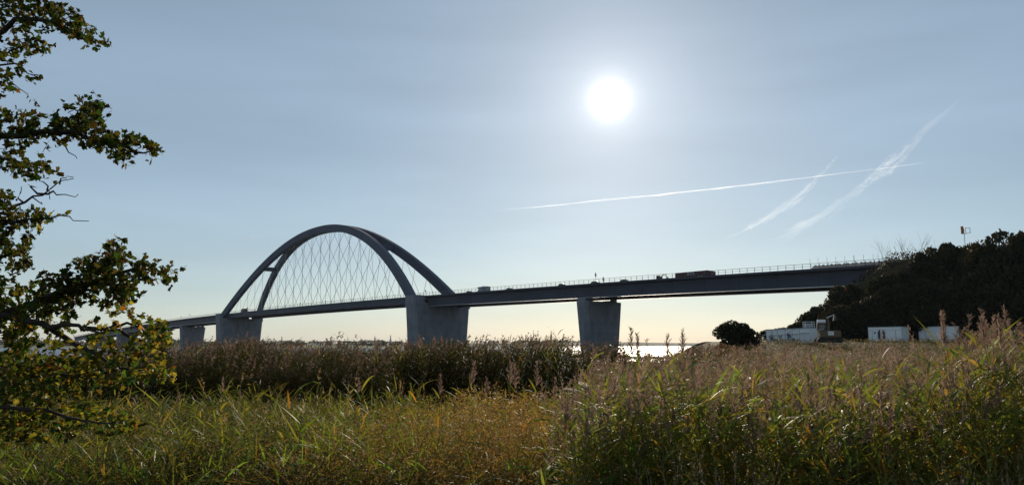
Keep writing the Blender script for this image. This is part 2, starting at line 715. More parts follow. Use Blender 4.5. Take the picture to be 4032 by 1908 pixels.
def far_trees(name, spots, matk, label, n_leaf, size):
    g = Geo()
    for (x, y, zb, r, h) in spots:
        nb = 5
        for _ in range(nb):
            c = np.array([x + rng.normal() * r * 0.5, y + rng.normal() * r * 0.4, zb + h * rng.uniform(0.3, 0.75)])
            n = n_leaf // nb
            d = rand_dir(n)
            ctr = c + d * np.array([r * 0.6, r * 0.6, h * 0.3]) * rng.uniform(0.6, 1.0, (n, 1))
            g.quads(ctr, rand_dir(n) * size, rand_dir(n) * size, np.array([0.035, 0.045, 0.02]) * rng.uniform(0.6, 1.4, (n, 1)))
    o = g.build(name, M[matk])
    tag(o, label, 'woodland', None, 'stuff')


spots = []
for k in range(130):                       # along the near far-shore
    x = -1250 + 1130 * rng.uniform()
    hh = rng.uniform(4, 10) * (1.5 if -500 < x < -330 and rng.uniform() < .3 else 1)
    spots.append((x, rng.uniform(1120, 1350), 2.0, rng.uniform(4, 12), hh))
for k in range(40):
    spots.append((rng.uniform(-760, -520), rng.uniform(1060, 1200), 2.2, rng.uniform(6, 12), rng.uniform(9, 15)))
far_trees('far_wood', spots, 'tree_leaf', 'dark hedges and trees along the far shore', 90, 1.3)
spots = [(rng.uniform(-3300, 500), rng.uniform(3500, 4000), 16.0, rng.uniform(15, 45), rng.uniform(8, 16)) for _ in range(150)]
far_trees('far_hill_wood', spots, 'tree_leaf', 'hazy blue tree line on the low hills', 60, 4.0)

# ------------------------------------------------------------------ the bridge
S0, S1 = -104.0, 866.0
SM0, SM1 = 102.2, 350.6
SMID = (SM0 + SM1) / 2
bridge = tag(empty('arch_bridge', B(0, 0, 0)), 'long steel road bridge with a leaning pair of arches over the water', 'bridge')
bridge_inv = Matrix.Translation(-Vector(B(0, 0, 0)))


def sweep(name, section, ss, matk, zf=z_edge, parent=bridge):
    """closed section of (h, dz) carried along the bridge axis"""
    n = len(section)
    v, f = [], []
    for s in ss:
        for h, dz in section:
            v.append(B(s, h, zf(s) + dz))
    for i in range(len(ss) - 1):
        for k in range(n):
            a, b = i * n + k, i * n + (k + 1) % n
            f.append((a, b, b + n, a + n))
    f.append(tuple(range(n)))
    f.append(tuple(range((len(ss) - 1) * n, len(ss) * n)))
    o = MB().poly(v, f).build(name, M[matk], None)
    o.parent = parent
    o.matrix_parent_inverse = bridge_inv
    return o


def bpart(mb, name, matk, parent=bridge, smooth=False):
    o = mb.build(name, M[matk], None, smooth)
    o.parent = parent
    if parent is bridge:
        o.matrix_parent_inverse = bridge_inv
    return o


def rng_s(a, b, st):
    n = max(2, int(round((b - a) / st)) + 1)
    return [a + (b - a) * i / (n - 1) for i in range(n)]


sweep('deck', [(-10.5, 0), (-10.05, 0), (-9.95, -.42), (9.95, -.42), (10.05, 0), (10.5, 0), (10.5, -.62), (9.2, -.95), (-9.2, -.95), (-10.5, -.62)], rng_s(S0, S1, 10), 'steel')
sweep('road_surface', [(-6.2, -.415), (4.4, -.415), (4.4, -.36), (-6.2, -.36)], rng_s(S0, S1, 10), 'road')
for a, b in ((S0, SM0 - 4.6), (SM1 + 4.6, S1)):
    for sg in (-1, 1):
        g_ = sweep('girder', [(sg * 8.8, -.9), (sg * 8.8, -4.78), (sg * 8.2, -4.78), (sg * 8.2, -.9)], rng_s(a, b, 10), 'steel')
        fl = sweep('bottom_flange', [(sg * 8.5 - .8, -4.785), (sg * 8.5 + .8, -4.785), (sg * 8.5 + .8, -4.93), (sg * 8.5 - .8, -4.93)], rng_s(a, b, 10), 'flange')
        fl.parent = g_
        fl.matrix_parent_inverse = Matrix.Identity(4)
    cb = MB()
    for s in rng_s(a + 3, b - 3, 6.0):
        cb.bar(B(s, -8.15, z_edge(s) - 1.5), B(s, 8.15, z_edge(s) - 1.5), .3, 1.1)
    bpart(cb, 'cross_beams', 'steel')['kind'] = 'stuff'
for sg in (-1, 1):
    sweep('tie_girder', [(sg * 10.3, -.63), (sg * 10.3, -3.2), (sg * 8.6, -3.2), (sg * 8.6, -.9), (sg * 9.2, -.9)], rng_s(SM0 + 4.5, SM1 - 4.5, 8), 'steel')
cb = MB()
for s in rng_s(SM0 + 8, SM1 - 8, 6.2):
    cb.bar(B(s, -8.55, z_edge(s) - 1.8), B(s, 8.55, z_edge(s) - 1.8), .4, 1.6)
bpart(cb, 'cross_beams', 'steel')['kind'] = 'stuff'


def octo(hw, th, ch):
    return [(-hw + ch, -th), (hw - ch, -th), (hw, -th + ch), (hw, th - ch), (hw - ch, th), (-hw + ch, th), (-hw, th - ch), (-hw, -th + ch)]


def pier_mesh(mb, s, lv):
    """lv: (z, half width across, half thickness along, corner)"""
    base = len(mb.v)
    for z, hw, th, ch in lv:
        for h, ds in octo(hw, th, ch):
            mb.v.append(tuple(B(s + ds, h, z)))
    n = 8
    for i in range(len(lv) - 1):
        for k in range(n):
            a, b = base + i * n + k, base + i * n + (k + 1) % n
            mb.f.append((a, b, b + n, a + n))
    mb.f.append(tuple(base + k for k in range(n)))
    mb.f.append(tuple(base + (len(lv) - 1) * n + k for k in range(n)))


def bblock(mb, s0, s1, h0, h1, z0, z1):
    v = [B(s, h, z) for z in (z0, z1) for s, h in ((s0, h0), (s1, h0), (s1, h1), (s0, h1))]
    mb.poly(v, [(0, 1, 2, 3), (4, 5, 6, 7), (0, 1, 5, 4), (1, 2, 6, 5), (2, 3, 7, 6), (3, 0, 4, 7)])


for k, s in enumerate([0.0, 452.8, 555.0, 657.2, 759.4]):
    zt = z_edge(s) - 4.93 - 1.05
    mb = MB()
    pier_mesh(mb, s, [(-2.6, 8.1, 2.2, .9), (zt - .25, 9.75, 2.9, .9), (zt, 9.55, 2.7, .9)])
    p_ = bpart(mb, 'pier', 'concrete')
    mb = MB()
    bblock(mb, s - 2.0, s + 2.0, -9.3, -5.6, zt - .2, z_edge(s) - 4.92)
    q = bpart(mb, 'bearing_block', 'concrete', p_)
    mb = MB()
    bblock(mb, s - .8, s + .8, 6.9, 8.9, zt - .2, z_edge(s) - 4.92)
    q = bpart(mb, 'bearing_block', 'concrete', p_)
    mb = MB()
    bblock(mb, s - 1.5, s + 1.5, 3.8, 7.0, zt - .2, zt + .5)
    q = bpart(mb, 'bearing_plinth', 'concrete', p_)
for s, sg in ((SM0, -1), (SM1, 1)):
    zt = z_edge(s) - 5.0
    mb = MB()
    pier_mesh(mb, s, [(-2.6, 14.4, 3.7, 1.0), (zt, 15.6, 4.5, 1.0)])
    p_ = bpart(mb, 'main_pier', 'concrete')
    for hs in (-1, 1):
        mb = MB()
        v0, v1 = (-15.6, -10.55) if hs < 0 else (10.55, 15.6)
        bblock(mb, s - 4.45, s + 4.45, v0 + .03, v1 - .03, zt - .3, z_edge(s) + .1)
        q = bpart(mb, 'arch_footing', 'concrete', p_)
    mb = MB()
    bblock(mb, s - 4.3, s + 4.3, -10.5, 10.5, zt - .3, z_edge(s) - 3.25)
    q = bpart(mb, 'bearing_shelf', 'concrete', p_)
mb = MB()
bblock(mb, S0 - 9, S0 - .1, -10.6, 10.6, 10, z_edge(S0) - .64)
bpart(mb, 'abutment', 'concrete')
mb = MB()
bblock(mb, S0 - 90, S0 - .02, -10.5, 10.5, z_edge(S0) - 1.6, z_edge(S0) - .35)
bpart(mb, 'approach_road', 'road')

ZF, RISE, HALF = 23.2, 49.0, 122.5


def rib_pt(u, sg):
    z = ZF + RISE * (1 - abs(u) ** 2.08)
    h = 1.1 + 11.6 * (1 - (z - ZF) / RISE)
    return SMID + HALF * u, sg * h, z


def rib_mesh(sg):
    mb = MB()
    us = np.linspace(-1, 1, 73)
    n = 4
    for u in us:
        s, h, z = rib_pt(u, sg)
        s2, h2, z2 = rib_pt(u + 1e-3, sg)
        ts, tz = s2 - s, z2 - z
        L = math.hypot(ts, tz)
        ns, nz_ = -tz / L, ts / L
        dp = 2.0 + .35 * abs(u)
        wd = 1.2
        for a, b in ((-1, -1), (1, -1), (1, 1), (-1, 1)):
            mb.v.append(tuple(B(s + ns * b * dp, h + a * wd, z + nz_ * b * dp)))
    for i in range(len(us) - 1):
        for k in range(n):
            a, b = i * n + k, i * n + (k + 1) % n
            mb.f.append((a, b, b + n, a + n))
    mb.f += [(0, 1, 2, 3), tuple(range(72 * n, 73 * n))]
    return bpart(mb, 'arch_rib', 'rib')


for sg in (-1, 1):
    rib_mesh(sg)
for u in (-.62, -.42, .42, .615):
    mb = MB()
    s, h, z = rib_pt(u, 1)
    mb.bar(B(s, -h + .9, z), B(s, h - .9, z), 2.0, 2.7)
    bpart(mb, 'cross_strut', 'rib')

nodes = [SM0 + 17 + i * 11.9 for i in range(19)]
for sg in (-1, 1):
    for i, sn in enumerate(nodes):
        for d in (-1, 1):
            z0 = z_edge(sn)
            hit = None
            for u in np.linspace(-.97, .97, 400):
                s, h, z = rib_pt(u, sg)
                want = z0 + abs(s - sn) / 0.52
                if (s - sn) * d > 0.5 and abs(want - (z - 1.6)) < .55 + .012 * abs(z):
                    hit = (s, h, z - 1.5)
                    break
            if hit is None or hit[2] - z0 < 6:
                continue
            mb = MB().tube([B(sn, sg * 10.2, z0 - .2), B(*hit)], .09, 5)
            bpart(mb, 'hanger', 'cable')

# railing: rails in one sweep each, posts one by one on the near side
post_m = MB().box((0, 0, 0), (.10, .10, 1.42)).mesh('railing_post', M['rail'])
post_s = MB().box((0, 0, 0), (.07, .07, .6)).mesh('railing_short_post', M['rail'])
for sg in (-1, 1):
    sweep('top_rail', [(sg * 10.42, 1.33), (sg * 10.42, 1.42), (sg * 10.28, 1.42), (sg * 10.28, 1.33)], rng_s(S0 - 60, S1, 10), 'rail')
    sweep('middle_rail', [(sg * 10.39, .64), (sg * 10.39, .71), (sg * 10.31, .71), (sg * 10.31, .64)], rng_s(S0 - 60, S1, 10), 'rail')
far_posts = MB()
k = 0
s = S0 - 58
while s < S1:
    if k < 295:
        o = bpy.data.objects.new('railing_post', post_m)
        o.location = B(s, -10.35, z_edge(s) + .66)
        o.rotation_euler = (0, 0, AL)
        link(o)
        o.parent = bridge
        o.matrix_parent_inverse = bridge_inv
    else:
        far_posts.box(B(s, -10.35, z_edge(s) + .66), (.1, .1, 1.42), AL)
    far_posts.box(B(s, 10.35, z_edge(s) + .66), (.08, .08, 1.42), AL)
    s += 2.42
    k += 1
bpart(far_posts, 'railing_posts', 'rail')['kind'] = 'stuff'

# ------------------------------------------------------------------ things on the bridge
DECKZ = -.36


def on_deck(name, px, py, h, label, cat, group=None, flip=1):
    s = s_of(px, py, h)
    e = empty(name, B(s, h, z_edge(s) + DECKZ), PI / 2 + AL + (0 if flip > 0 else PI))
    # local +x points along the axis (away from us)
    slope = -2 * 2.95e-5 * (s - 205)
    return tag(e, label, cat, group)


def wheels(e, xs, yw, r=.32, wd=.2):
    for x in xs:
        for y in (-yw, yw):
            m = MB()
            m.tube([(x, y - wd / 2, r), (x, y + wd / 2, r)], r, 12)
            wo2 = m.build('wheel', M['rubber'], e, False)
            m2 = MB().tube([(x, y - wd / 2 - .01, r), (x, y + wd / 2 + .01, r)], r * .55, 8)
            m2.build('rim', M['chrome'], wo2)


def car(e, matk, L=4.4, H=1.48, W=1.76, estate=False):
    rear = [(-L / 2, .35), (-L / 2, .85), (-L / 2 + .1, .95)]
    body = [(-L / 2, .3), (-L / 2, .82), (-L / 2 + .25, .93), (L / 2 - 1.3, .95), (L / 2 - .25, .78), (L / 2, .6), (L / 2, .3), (L / 2 - .5, .2), (-L / 2 + .5, .2)]
    MB().prism(body, W).build('body', M[matk], e, False, bevel=.05)
    roof_r = -L / 2 + (.25 if estate else .65)
    cab = [(roof_r - .25, .92), (roof_r + .2, H - .06), (roof_r + .6, H), (.45, H), (.75, H - .08), (1.25, .93)]
    MB().prism(cab, W * .86).build('cabin_roof', M[matk], e, False, bevel=.05)
    for y in (-1, 1):
        win = [(roof_r + .12, .98), (roof_r + .42, H - .14), (.3, H - .14), (.6, H - .2), (1.0, .98)]
        MB().prism(win, .03, off=y * W * .432).build('side_window', M['glass'], e)
    wheels(e, (-L / 2 + .85, L / 2 - .85), W / 2 - .12)


car(on_deck('car', 2211, 1118, -4.5, 'dark rounded car driving left of the tall road sign on the bridge', 'car'), 'dark', 4.1, 1.52)
car(on_deck('car', 2340, 1108, -4.5, 'dark estate car directly under the tall sign on the bridge', 'car'), 'dark', 4.6, 1.5, estate=True)
car(on_deck('car', 2456, 1100, -4.5, 'maroon car between the short sign and the orange digger on the bridge', 'car'), 'maroon', 4.4, 1.47)
car(on_deck('car', 2005, 1135, -4.5, 'dark low car just right of the motorhome on the bridge', 'car'), 'dark', 4.5, 1.42)
car(on_deck('car', 1846, 1146, -4.5, 'dark car beside the near foot of the arches', 'car'), 'dark', 4.5, 1.42)
car(on_deck('car', 3408, 1038, -6.5, 'dark estate car crossing by the grey fence sheets at the abutment', 'car'), 'navy', 4.7, 1.5, estate=True)

# motorhome
e = on_deck('motorhome', 1904, 1138, -4.5, 'dark grey motorhome with overhanging cab on the bridge right of the arches', 'motorhome')
MB().prism([(-3.4, .45), (-3.4, 2.65), (-3.2, 2.85), (1.9, 2.85), (3.1, 2.55), (3.2, 2.2), (2.0, 1.95), (2.0, .45)], 2.2).build('body', M['seam'], e, bevel=.06)
MB().prism([(2.02, .45), (2.02, 1.9), (2.5, 1.7), (3.0, 1.1), (3.9, .95), (4.0, .45)], 1.95).build('cab', M['white2'], e, bevel=.05)
for y in (-1, 1):
    MB().prism([(-2.4, 1.5), (-2.4, 2.1), (-1.0, 2.1), (-1.0, 1.5)], .03, off=y * 1.11).build('window', M['glass'], e)
    MB().prism([(2.1, 1.1), (2.1, 1.75), (2.5, 1.6), (2.85, 1.1)], .03, off=y * .985).build('side_window', M['glass'], e)
MB().box((.2, 0, 2.98), (.5, .5, .3)).build('roof_vent', M['dark'], e)
wheels(e, (-1.9, 2.9), .95, .36)

# box trailer with a flag-like print
e = on_deck('box_trailer', 2737, 1088, -8.6, 'long dark red box trailer with a pale cross-shaped print on the bridge', 'trailer')
MB().prism([(-6.7, .5), (-6.7, 1.65), (-5.4, 2.0), (6.7, 1.98), (6.7, .5)], 2.4).build('body', M['redbox'], e, bevel=.03)
for (x, z, dx, dz) in ((1.75, 1.72, .8, .34), (.25, 1.74, 1.7, .36), (1.75, 1.15, .8, .4), (.8, 1.17, .55, .36), (-.3, 1.17, .75, .36)):
    MB().box((x, 1.21, z), (dx, .02, dz)).build('print_panel', M['print'], e)
MB().box((6.71, 0, 1.25), (.06, 2.3, 1.4)).build('end_door', M['orange'], e)
wheels(e, (-3.2, -2.2), .98, .4)
MB().box((0, 0, .44), (12.8, 1.2, .12)).build('chassis', M['dark'], e)

# orange digger riding behind it
e = on_deck('excavator', 2612, 1096, -7.5, 'small digger with bent orange arm behind the red trailer on the bridge', 'excavator')
MB().box((1.6, 0, .95), (1.5, 1.5, .75)).build('housing', M['dark'], e, bevel=.05)
MB().box((1.9, .3, 1.45), (.9, .7, .55)).build('cab', M['glass'], e, bevel=.04)
MB().tube([(.9, 0, .75), (.5, 0, 1.6), (-.1, 0, 1.9), (-1.0, 0, 1.78)], [.2, .17, .14, .1], 6).build('boom', M['orange'], e)
MB().tube([(-.9, 0, 1.8), (-1.7, 0, .85)], [.11, .07], 6).build('dipper_arm', M['dark'], e)
MB().prism([(-1.95, .55), (-1.5, .55), (-1.55, .95), (-1.85, .9)], .6).build('bucket', M['dark'], e)
for y in (-.6, .6):
    MB().prism([(.7, .3), (.85, .5), (2.4, .5), (2.55, .3), (2.4, .12), (.85, .12)], .32, off=y).build('track', M['rubber'], e)
MB().box((0, 0, .06), (7.0, 2.0, .1)).build('loading_bed', M['dark'], e)

# lorry on the far part
e = on_deck('box_lorry', 962, 1217, -7.5, 'tiny brown box lorry at the far foot of the arches', 'lorry')
MB().box((-.8, 0, 1.75), (5.2, 2.3, 2.3)).build('box_body', M['redbox'], e, bevel=.04)
MB().prism([(1.95, .5), (1.95, 2.5), (3.2, 2.4), (3.6, 1.4), (3.6, .5)], 2.1).build('cab', M['white2'], e, bevel=.05)
MB().box((0, 0, .5), (6.6, 1.4, .2)).build('chassis', M['dark'], e)
wheels(e, (-2.0, 2.7), .95, .42)


def deck_sign(px, py, hgt, label, kind, h=-9.3):
    s = s_of(px, py, h)
    e = tag(empty('road_sign', B(s, h, z_edge(s) - .4), AL), label, 'road sign')
    MB().tube([(0, 0, 0), (0, 0, hgt)], .06, 6).build('post', M['signback'], e)
    w_ = 1.15
    if kind == 'tri':
        MB().poly([(-w_ / 2, .04, hgt - .95), (w_ / 2, .04, hgt - .95), (0, .04, hgt + .15), (-w_ / 2, .08, hgt - .95), (w_ / 2, .08, hgt - .95), (0, .08, hgt + .15)],
                  [(0, 1, 2), (3, 5, 4), (0, 3, 4, 1), (1, 4, 5, 2), (2, 5, 3, 0)]).build('triangle_board', M['signback'], e)
        MB().box((0, .06, hgt - 1.3), (.62, .04, .5)).build('lower_board', M['signback'], e)
    else:
        MB().box((0, .06, hgt - .35), (.6, .05, .8)).build('board', M['signback'], e, bevel=.02)
    return e


deck_sign(2346, 1098, 4.2, 'tall post with dark triangular board above the cars on the bridge', 'tri')
deck_sign(2376, 1108, 2.5, 'shorter post with dark triangular board right of the tall sign', 'tri')
deck_sign(1182, 1198, 2.6, 'thin sign post on the deck below the middle of the hanger net', 'box')
deck_sign(1282, 1190, 2.2, 'short sign post on the deck, second from the arch centre', 'box')
deck_sign(973, 1214, 3.4, 'sign post right beside the tiny brown lorry', 'box')
deck_sign(747, 1248, 3.6, 'taller of the two posts on the far deck left of the arches', 'box')
deck_sign(713, 1253, 2.8, 'shorter of the two posts on the far deck left of the arches', 'box')
deck_sign(1676, 1150, 3.0, 'small board beside the near foot of the front arch', 'box')

# grey sheets and poles along the embankment
e = tag(empty('site_fence', B(-86, -9.6, z_edge(-86) - .36)), 'grey plastic sheet fence on tall thin poles near the abutment', 'fence')
pxs = [3190, 3222, 3257, 3292, 3328, 3364, 3402, 3440, 3478, 3495, 3514]
base = Vector(e.location)
prev = None
for i, px in enumerate(pxs):
    s = s_of(px, 1040, -9.2)
    p0 = B(s, -9.2, z_edge(s) - .38) - base
    MB().tube([p0, p0 + Vector((0, 0, 3.3))], .035 if i != 5 else .08, 5).build('pole', M['signback' if i != 5 else 'print'], e)
    if prev is not None:
        g = MB()
        n = 7
        vs, fs = [], []
        for k in range(n + 1):
            q = prev.lerp(p0, k / n)
            top = 1.35 + .18 * math.sin(k * 1.7 + i) + .12 * random.random() if i > 1 or k > 2 else .5 + .3 * k
            w_ = .06 * math.sin(k * 2.1 + i)
            off = Vector((TRv[0], TRv[1], 0)) * (.3 + w_)
            vs += [q + off + Vector((0, 0, .15)), q + off + Vector((0, 0, top))]
        for k in range(n):
            fs.append((2 * k, 2 * k + 2, 2 * k + 3, 2 * k + 1))
        g.poly(vs, fs)
        o = g.build('sheet', M['sheet'], e)
        sm = o.modifiers.new('solid', 'SOLIDIFY')
        sm.thickness = .01
    prev = p0

# signal board on the hill top
top = P(3795, 903, 150)
e = tag(empty('signal_mast', (top.x, top.y, 20.0)), 'orange panel and open square frame on a mast above the hill trees', 'mast')
zt = top.z - 20.0
MB().tube([(0, 0, 0), (0, 0, zt + .3)], .06, 6).build('pole', M['signback'], e)
MB().box((-.35, 0, zt - .1), (.38, .3, 1.5)).build('orange_panel', M['orange'], e)
m = MB()
for a, b in (((.35, 0, zt - .75), (1.25, 0, zt - .75)), ((.35, 0, zt + .35), (1.25, 0, zt + .35)), ((.35, 0, zt - .75), (.35, 0, zt + .35)), ((1.25, 0, zt - .75), (1.25, 0, zt + .35))):
    m.bar(a, b, .07, .07, (0, 1, 0))
m.build('square_frame', M['signback'], e)
MB().bar((-.6, 0, zt - .9), (.5, 0, zt - .9), .07, .07).build('cross_arm', M['signback'], e)

# ------------------------------------------------------------------ site cabins, digger and people below the embankment
def cabin(name, corner, ang, L, W, H, label, matk='white'):
    """corner: front left bottom corner; front runs along ang, depth to the left of it"""
    e = tag(empty(name, corner, ang), label, 'container')
    MB().box((L / 2, W / 2, H / 2), (L, W, H)).build('shell', M[matk], e, bevel=.03)
    MB().box((L / 2, W / 2, H + .05), (L + .1, W + .1, .1)).build('roof', M['seam'], e)
    for x in (.06, L - .06):
        MB().box((x, -.02, H / 2), (.12, .05, H)).build('corner_post', M['white2'], e)
    MB().box((L / 2, W / 2, -.12), (L - .3, W - .3, .25)).build('skid', M['dark'], e)
    return e


A57 = math.radians(-57)
# white container with door and dark panels
c2 = P(3421, 1342, 142.0)
e = cabin('site_container', (c2.x, c2.y, 3.78), A57, 6.5, 2.4, 2.65, 'white site container with door and two pairs of dark upright panels')
d_ = MB().box((1.25, -.03, 1.02), (.95, .05, 2.0)).build('door', M['white'], e)
MB().box((1.35, -.07, 1.62), (.3, .03, .3)).build('door_window', M['glass'], d_)
MB().box((.82, -.06, 1.02), (.05, .04, 2.0)).build('door_frame', M['seam'], d_)
for x, z, dz, k in ((2.05, 1.25, 1.35, 'navy'), (2.3, 1.15, 2.1, 'navy'), (3.0, 1.3, 1.75, 'maroon'), (3.22, 1.2, 1.3, 'maroon')):
    MB().box((x, -.08, z), (.17, .08, dz)).build('upright_panel', M[k], e)
MB().box((5.35, -.03, 1.0), (.06, .04, 2.1)).build('seam_strip', M['seam'], e)
MB().box((3.2, -.03, .75), (6.2, .02, .03)).build('seam_strip', M['seam'], e)
MB().box((3.2, -.03, 2.12), (6.2, .02, .03)).build('seam_strip', M['seam'], e)
c3 = P(3620, 1345, 139.0)
e = cabin('site_container', (c3.x, c3.y, 3.72), A57, 7.2, 2.4, 2.7, 'plain white site container half hidden behind the tall reeds')
MB().box((1.3, -.03, 1.1), (.05, .04, 2.2)).build('seam_strip', M['seam'], e)
MB().box((.75, -.03, 2.2), (1.15, .04, .04)).build('seam_strip', M['seam'], e)
MB().box((4.2, -.03, .85), (5.6, .02, .03)).build('seam_strip', M['seam'], e)
# long grey cabin row
c1 = P(3019, 1350, 131.0)
c1b = P(3192, 1350, 118.0)
ang = math.atan2(c1b.y - c1.y, c1b.x - c1.x)
L = math.hypot(c1b.y - c1.y, c1b.x - c1.x)
e = cabin('site_cabin', (c1.x, c1.y, 3.42), ang, L, 1.7, 2.32, 'long pale grey site cabin row behind the walking people', 'white2')
for x in (.28, .46, .62, .78):
    MB().box((x * L, -.03, 1.16), (.05, .03, 2.3)).build('seam_strip', M['seam'], e)
for x0, x1, z in ((.02, .26, 1.42), (.28, .40, 1.47), (.42, .75, 1.55), (.78, .99, 1.66), (.02, .30, .62), (.31, .40, .66), (.55, .77, .68)):
    MB().box(((x0 + x1) / 2 * L, -.12, z), ((x1 - x0) * L, .2, .05)).build('sunlit_strip', M['white'], e)  # white strips stand in for sun caught along the shutter tops
for x in (.1, .34, .55):
    MB().box((x * L, -.03, 1.0), (1.0, .03, .65)).build('window', M['seam'], e)
# pale crate on top of the row, tank beside it
q = P(3172, 1291, 121.5)
e = tag(empty('wire_crate', (q.x, q.y, 5.86)), 'pale open wire crate standing on the cabin row', 'crate')
m = MB()
for x in (0, 1.45):
    for y in (0, 1.0):
        m.box((x, y, .52), (.06, .06, 1.04))
for z in (.03, .35, .7, 1.03):
    m.box((.72, 0, z), (1.45, .04, .05)).box((.72, 1.0, z), (1.45, .04, .05))
    m.box((0, .5, z), (.04, 1.0, .05)).box((1.45, .5, z), (.04, 1.0, .05))
m.build('frame', M['white2'], e)
MB().box((.72, .6, .36), (1.3, .6, .6)).build('load', M['seam'], e, bevel=.05)

# tan crawler digger
q = P(3225, 1345, 113.0)
e = tag(empty('excavator', (q.x, q.y, 3.4), math.radians(-12)), 'tan crawler digger with raised boom between the cabins', 'excavator')
MB().box((1.5, 0, 1.35), (3.0, 2.1, 1.0)).build('housing', M['tan'], e, bevel=.08)
pl = MB().box((1.55, -1.08, 1.45), (.8, .06, .55)).build('name_plate', M['white'], e)
cu = bpy.data.curves.new('plate_lettering', 'FONT')
cu.body = 'CAT'
cu.size = .36
cu.align_x = 'CENTER'
cu.align_y = 'CENTER'
cu.extrude = .004
tx = bpy.data.objects.new('plate_lettering', cu)
cu.materials.append(M['dark'])
tx.location = (1.55, -1.118, 1.45)
tx.rotation_euler = (PI / 2, 0, 0)
link(tx)
bpy.context.view_layer.update()
tm = bpy.data.meshes.new_from_object(tx)
bpy.data.objects.remove(tx)
tx = bpy.data.objects.new('plate_lettering', tm)
tx.location = (1.55, -1.118, 1.45)
tx.rotation_euler = (PI / 2, 0, 0)
link(tx, pl)
cb_ = MB().prism([(-.1, 1.86), (-.1, 2.95), (.9, 3.0), (1.3, 2.6), (1.3, 1.86)], .95, off=.5).build('cab', M['dark'], e, bevel=.05)
MB().box((.55, -.0, 2.45), (.8, .04, .6)).build('cab_window', M['glass'], cb_)
MB().box((.55, .5, 3.03), (1.3, 1.0, .05)).build('cab_roof', M['white2'], e)
MB().box((.5, .1, 3.3), (1.15, .7, .42)).build('roof_tank', M['white'], e, bevel=.05)
MB().tube([(1.35, -.3, 1.7), (1.45, -.3, 2.8), (1.35, -.3, 3.75)], [.2, .17, .13], 6).build('boom', M['tan'], e)
MB().tube([(1.3, -.3, 3.75), (2.35, -.3, 4.25)], [.1, .08], 6).build('dipper_arm', M['chrome'], e)
MB().prism([(2.1, 3.35), (2.6, 3.4), (2.55, 4.1), (2.3, 4.2)], .7, off=-.3).build('bucket', M['dark'], e)
for y in (-.95, .95):
    MB().prism([(-.5, .4), (-.2, .78), (3.0, .78), (3.3, .4), (3.0, .05), (-.2, .05)], .45, off=y).build('track', M['rubber'], e)
# chrome cylinder added to the digger for a bright gleam
MB().tube([(-.2, -1.0, 1.95), (.6, -1.0, 2.02)], .07, 8).build('gleam_cylinder', M['chrome'], e)

# steel hand rail at the beach stair
q = P(2990, 1350, 118.0)
e = tag(empty('stair_rail', (q.x, q.y, 3.3)), 'thin grey tube railing left of the long cabin', 'railing')
for x in (0, .5, 1.3):
    MB().tube([(x, x * .3, 0), (x, x * .3, 1.1 + x * .25)], .035, 6).build('post', M['signback'], e)
MB().tube([(0, 0, 1.1), (1.3, .4, 1.43)], .03, 6).build('hand_rail', M['signback'], e)
MB().tube([(0, 0, .6), (1.3, .4, .9)], .03, 6).build('knee_rail', M['signback'], e)


def skin_obj(name, verts, edges, rad, matk, parent, root=0, sub=1):
    m = bpy.data.meshes.new(name)
    m.from_pydata(verts, edges, [])
    m.materials.append(M[matk])
    o = bpy.data.objects.new(name, m)
    link(o, parent)
    sk = o.modifiers.new('skin', 'SKIN')
    if not m.skin_vertices:
        bpy.context.view_layer.update()
    d = m.skin_vertices[0].data
    for i, r in enumerate(rad):
        d[i].radius = (r, r) if not hasattr(r, '__len__') else r
        d[i].use_root = (i == root)
    sk.use_smooth_shade = True
    su = o.modifiers.new('sub', 'SUBSURF')
    su.levels = su.render_levels = sub
    return o


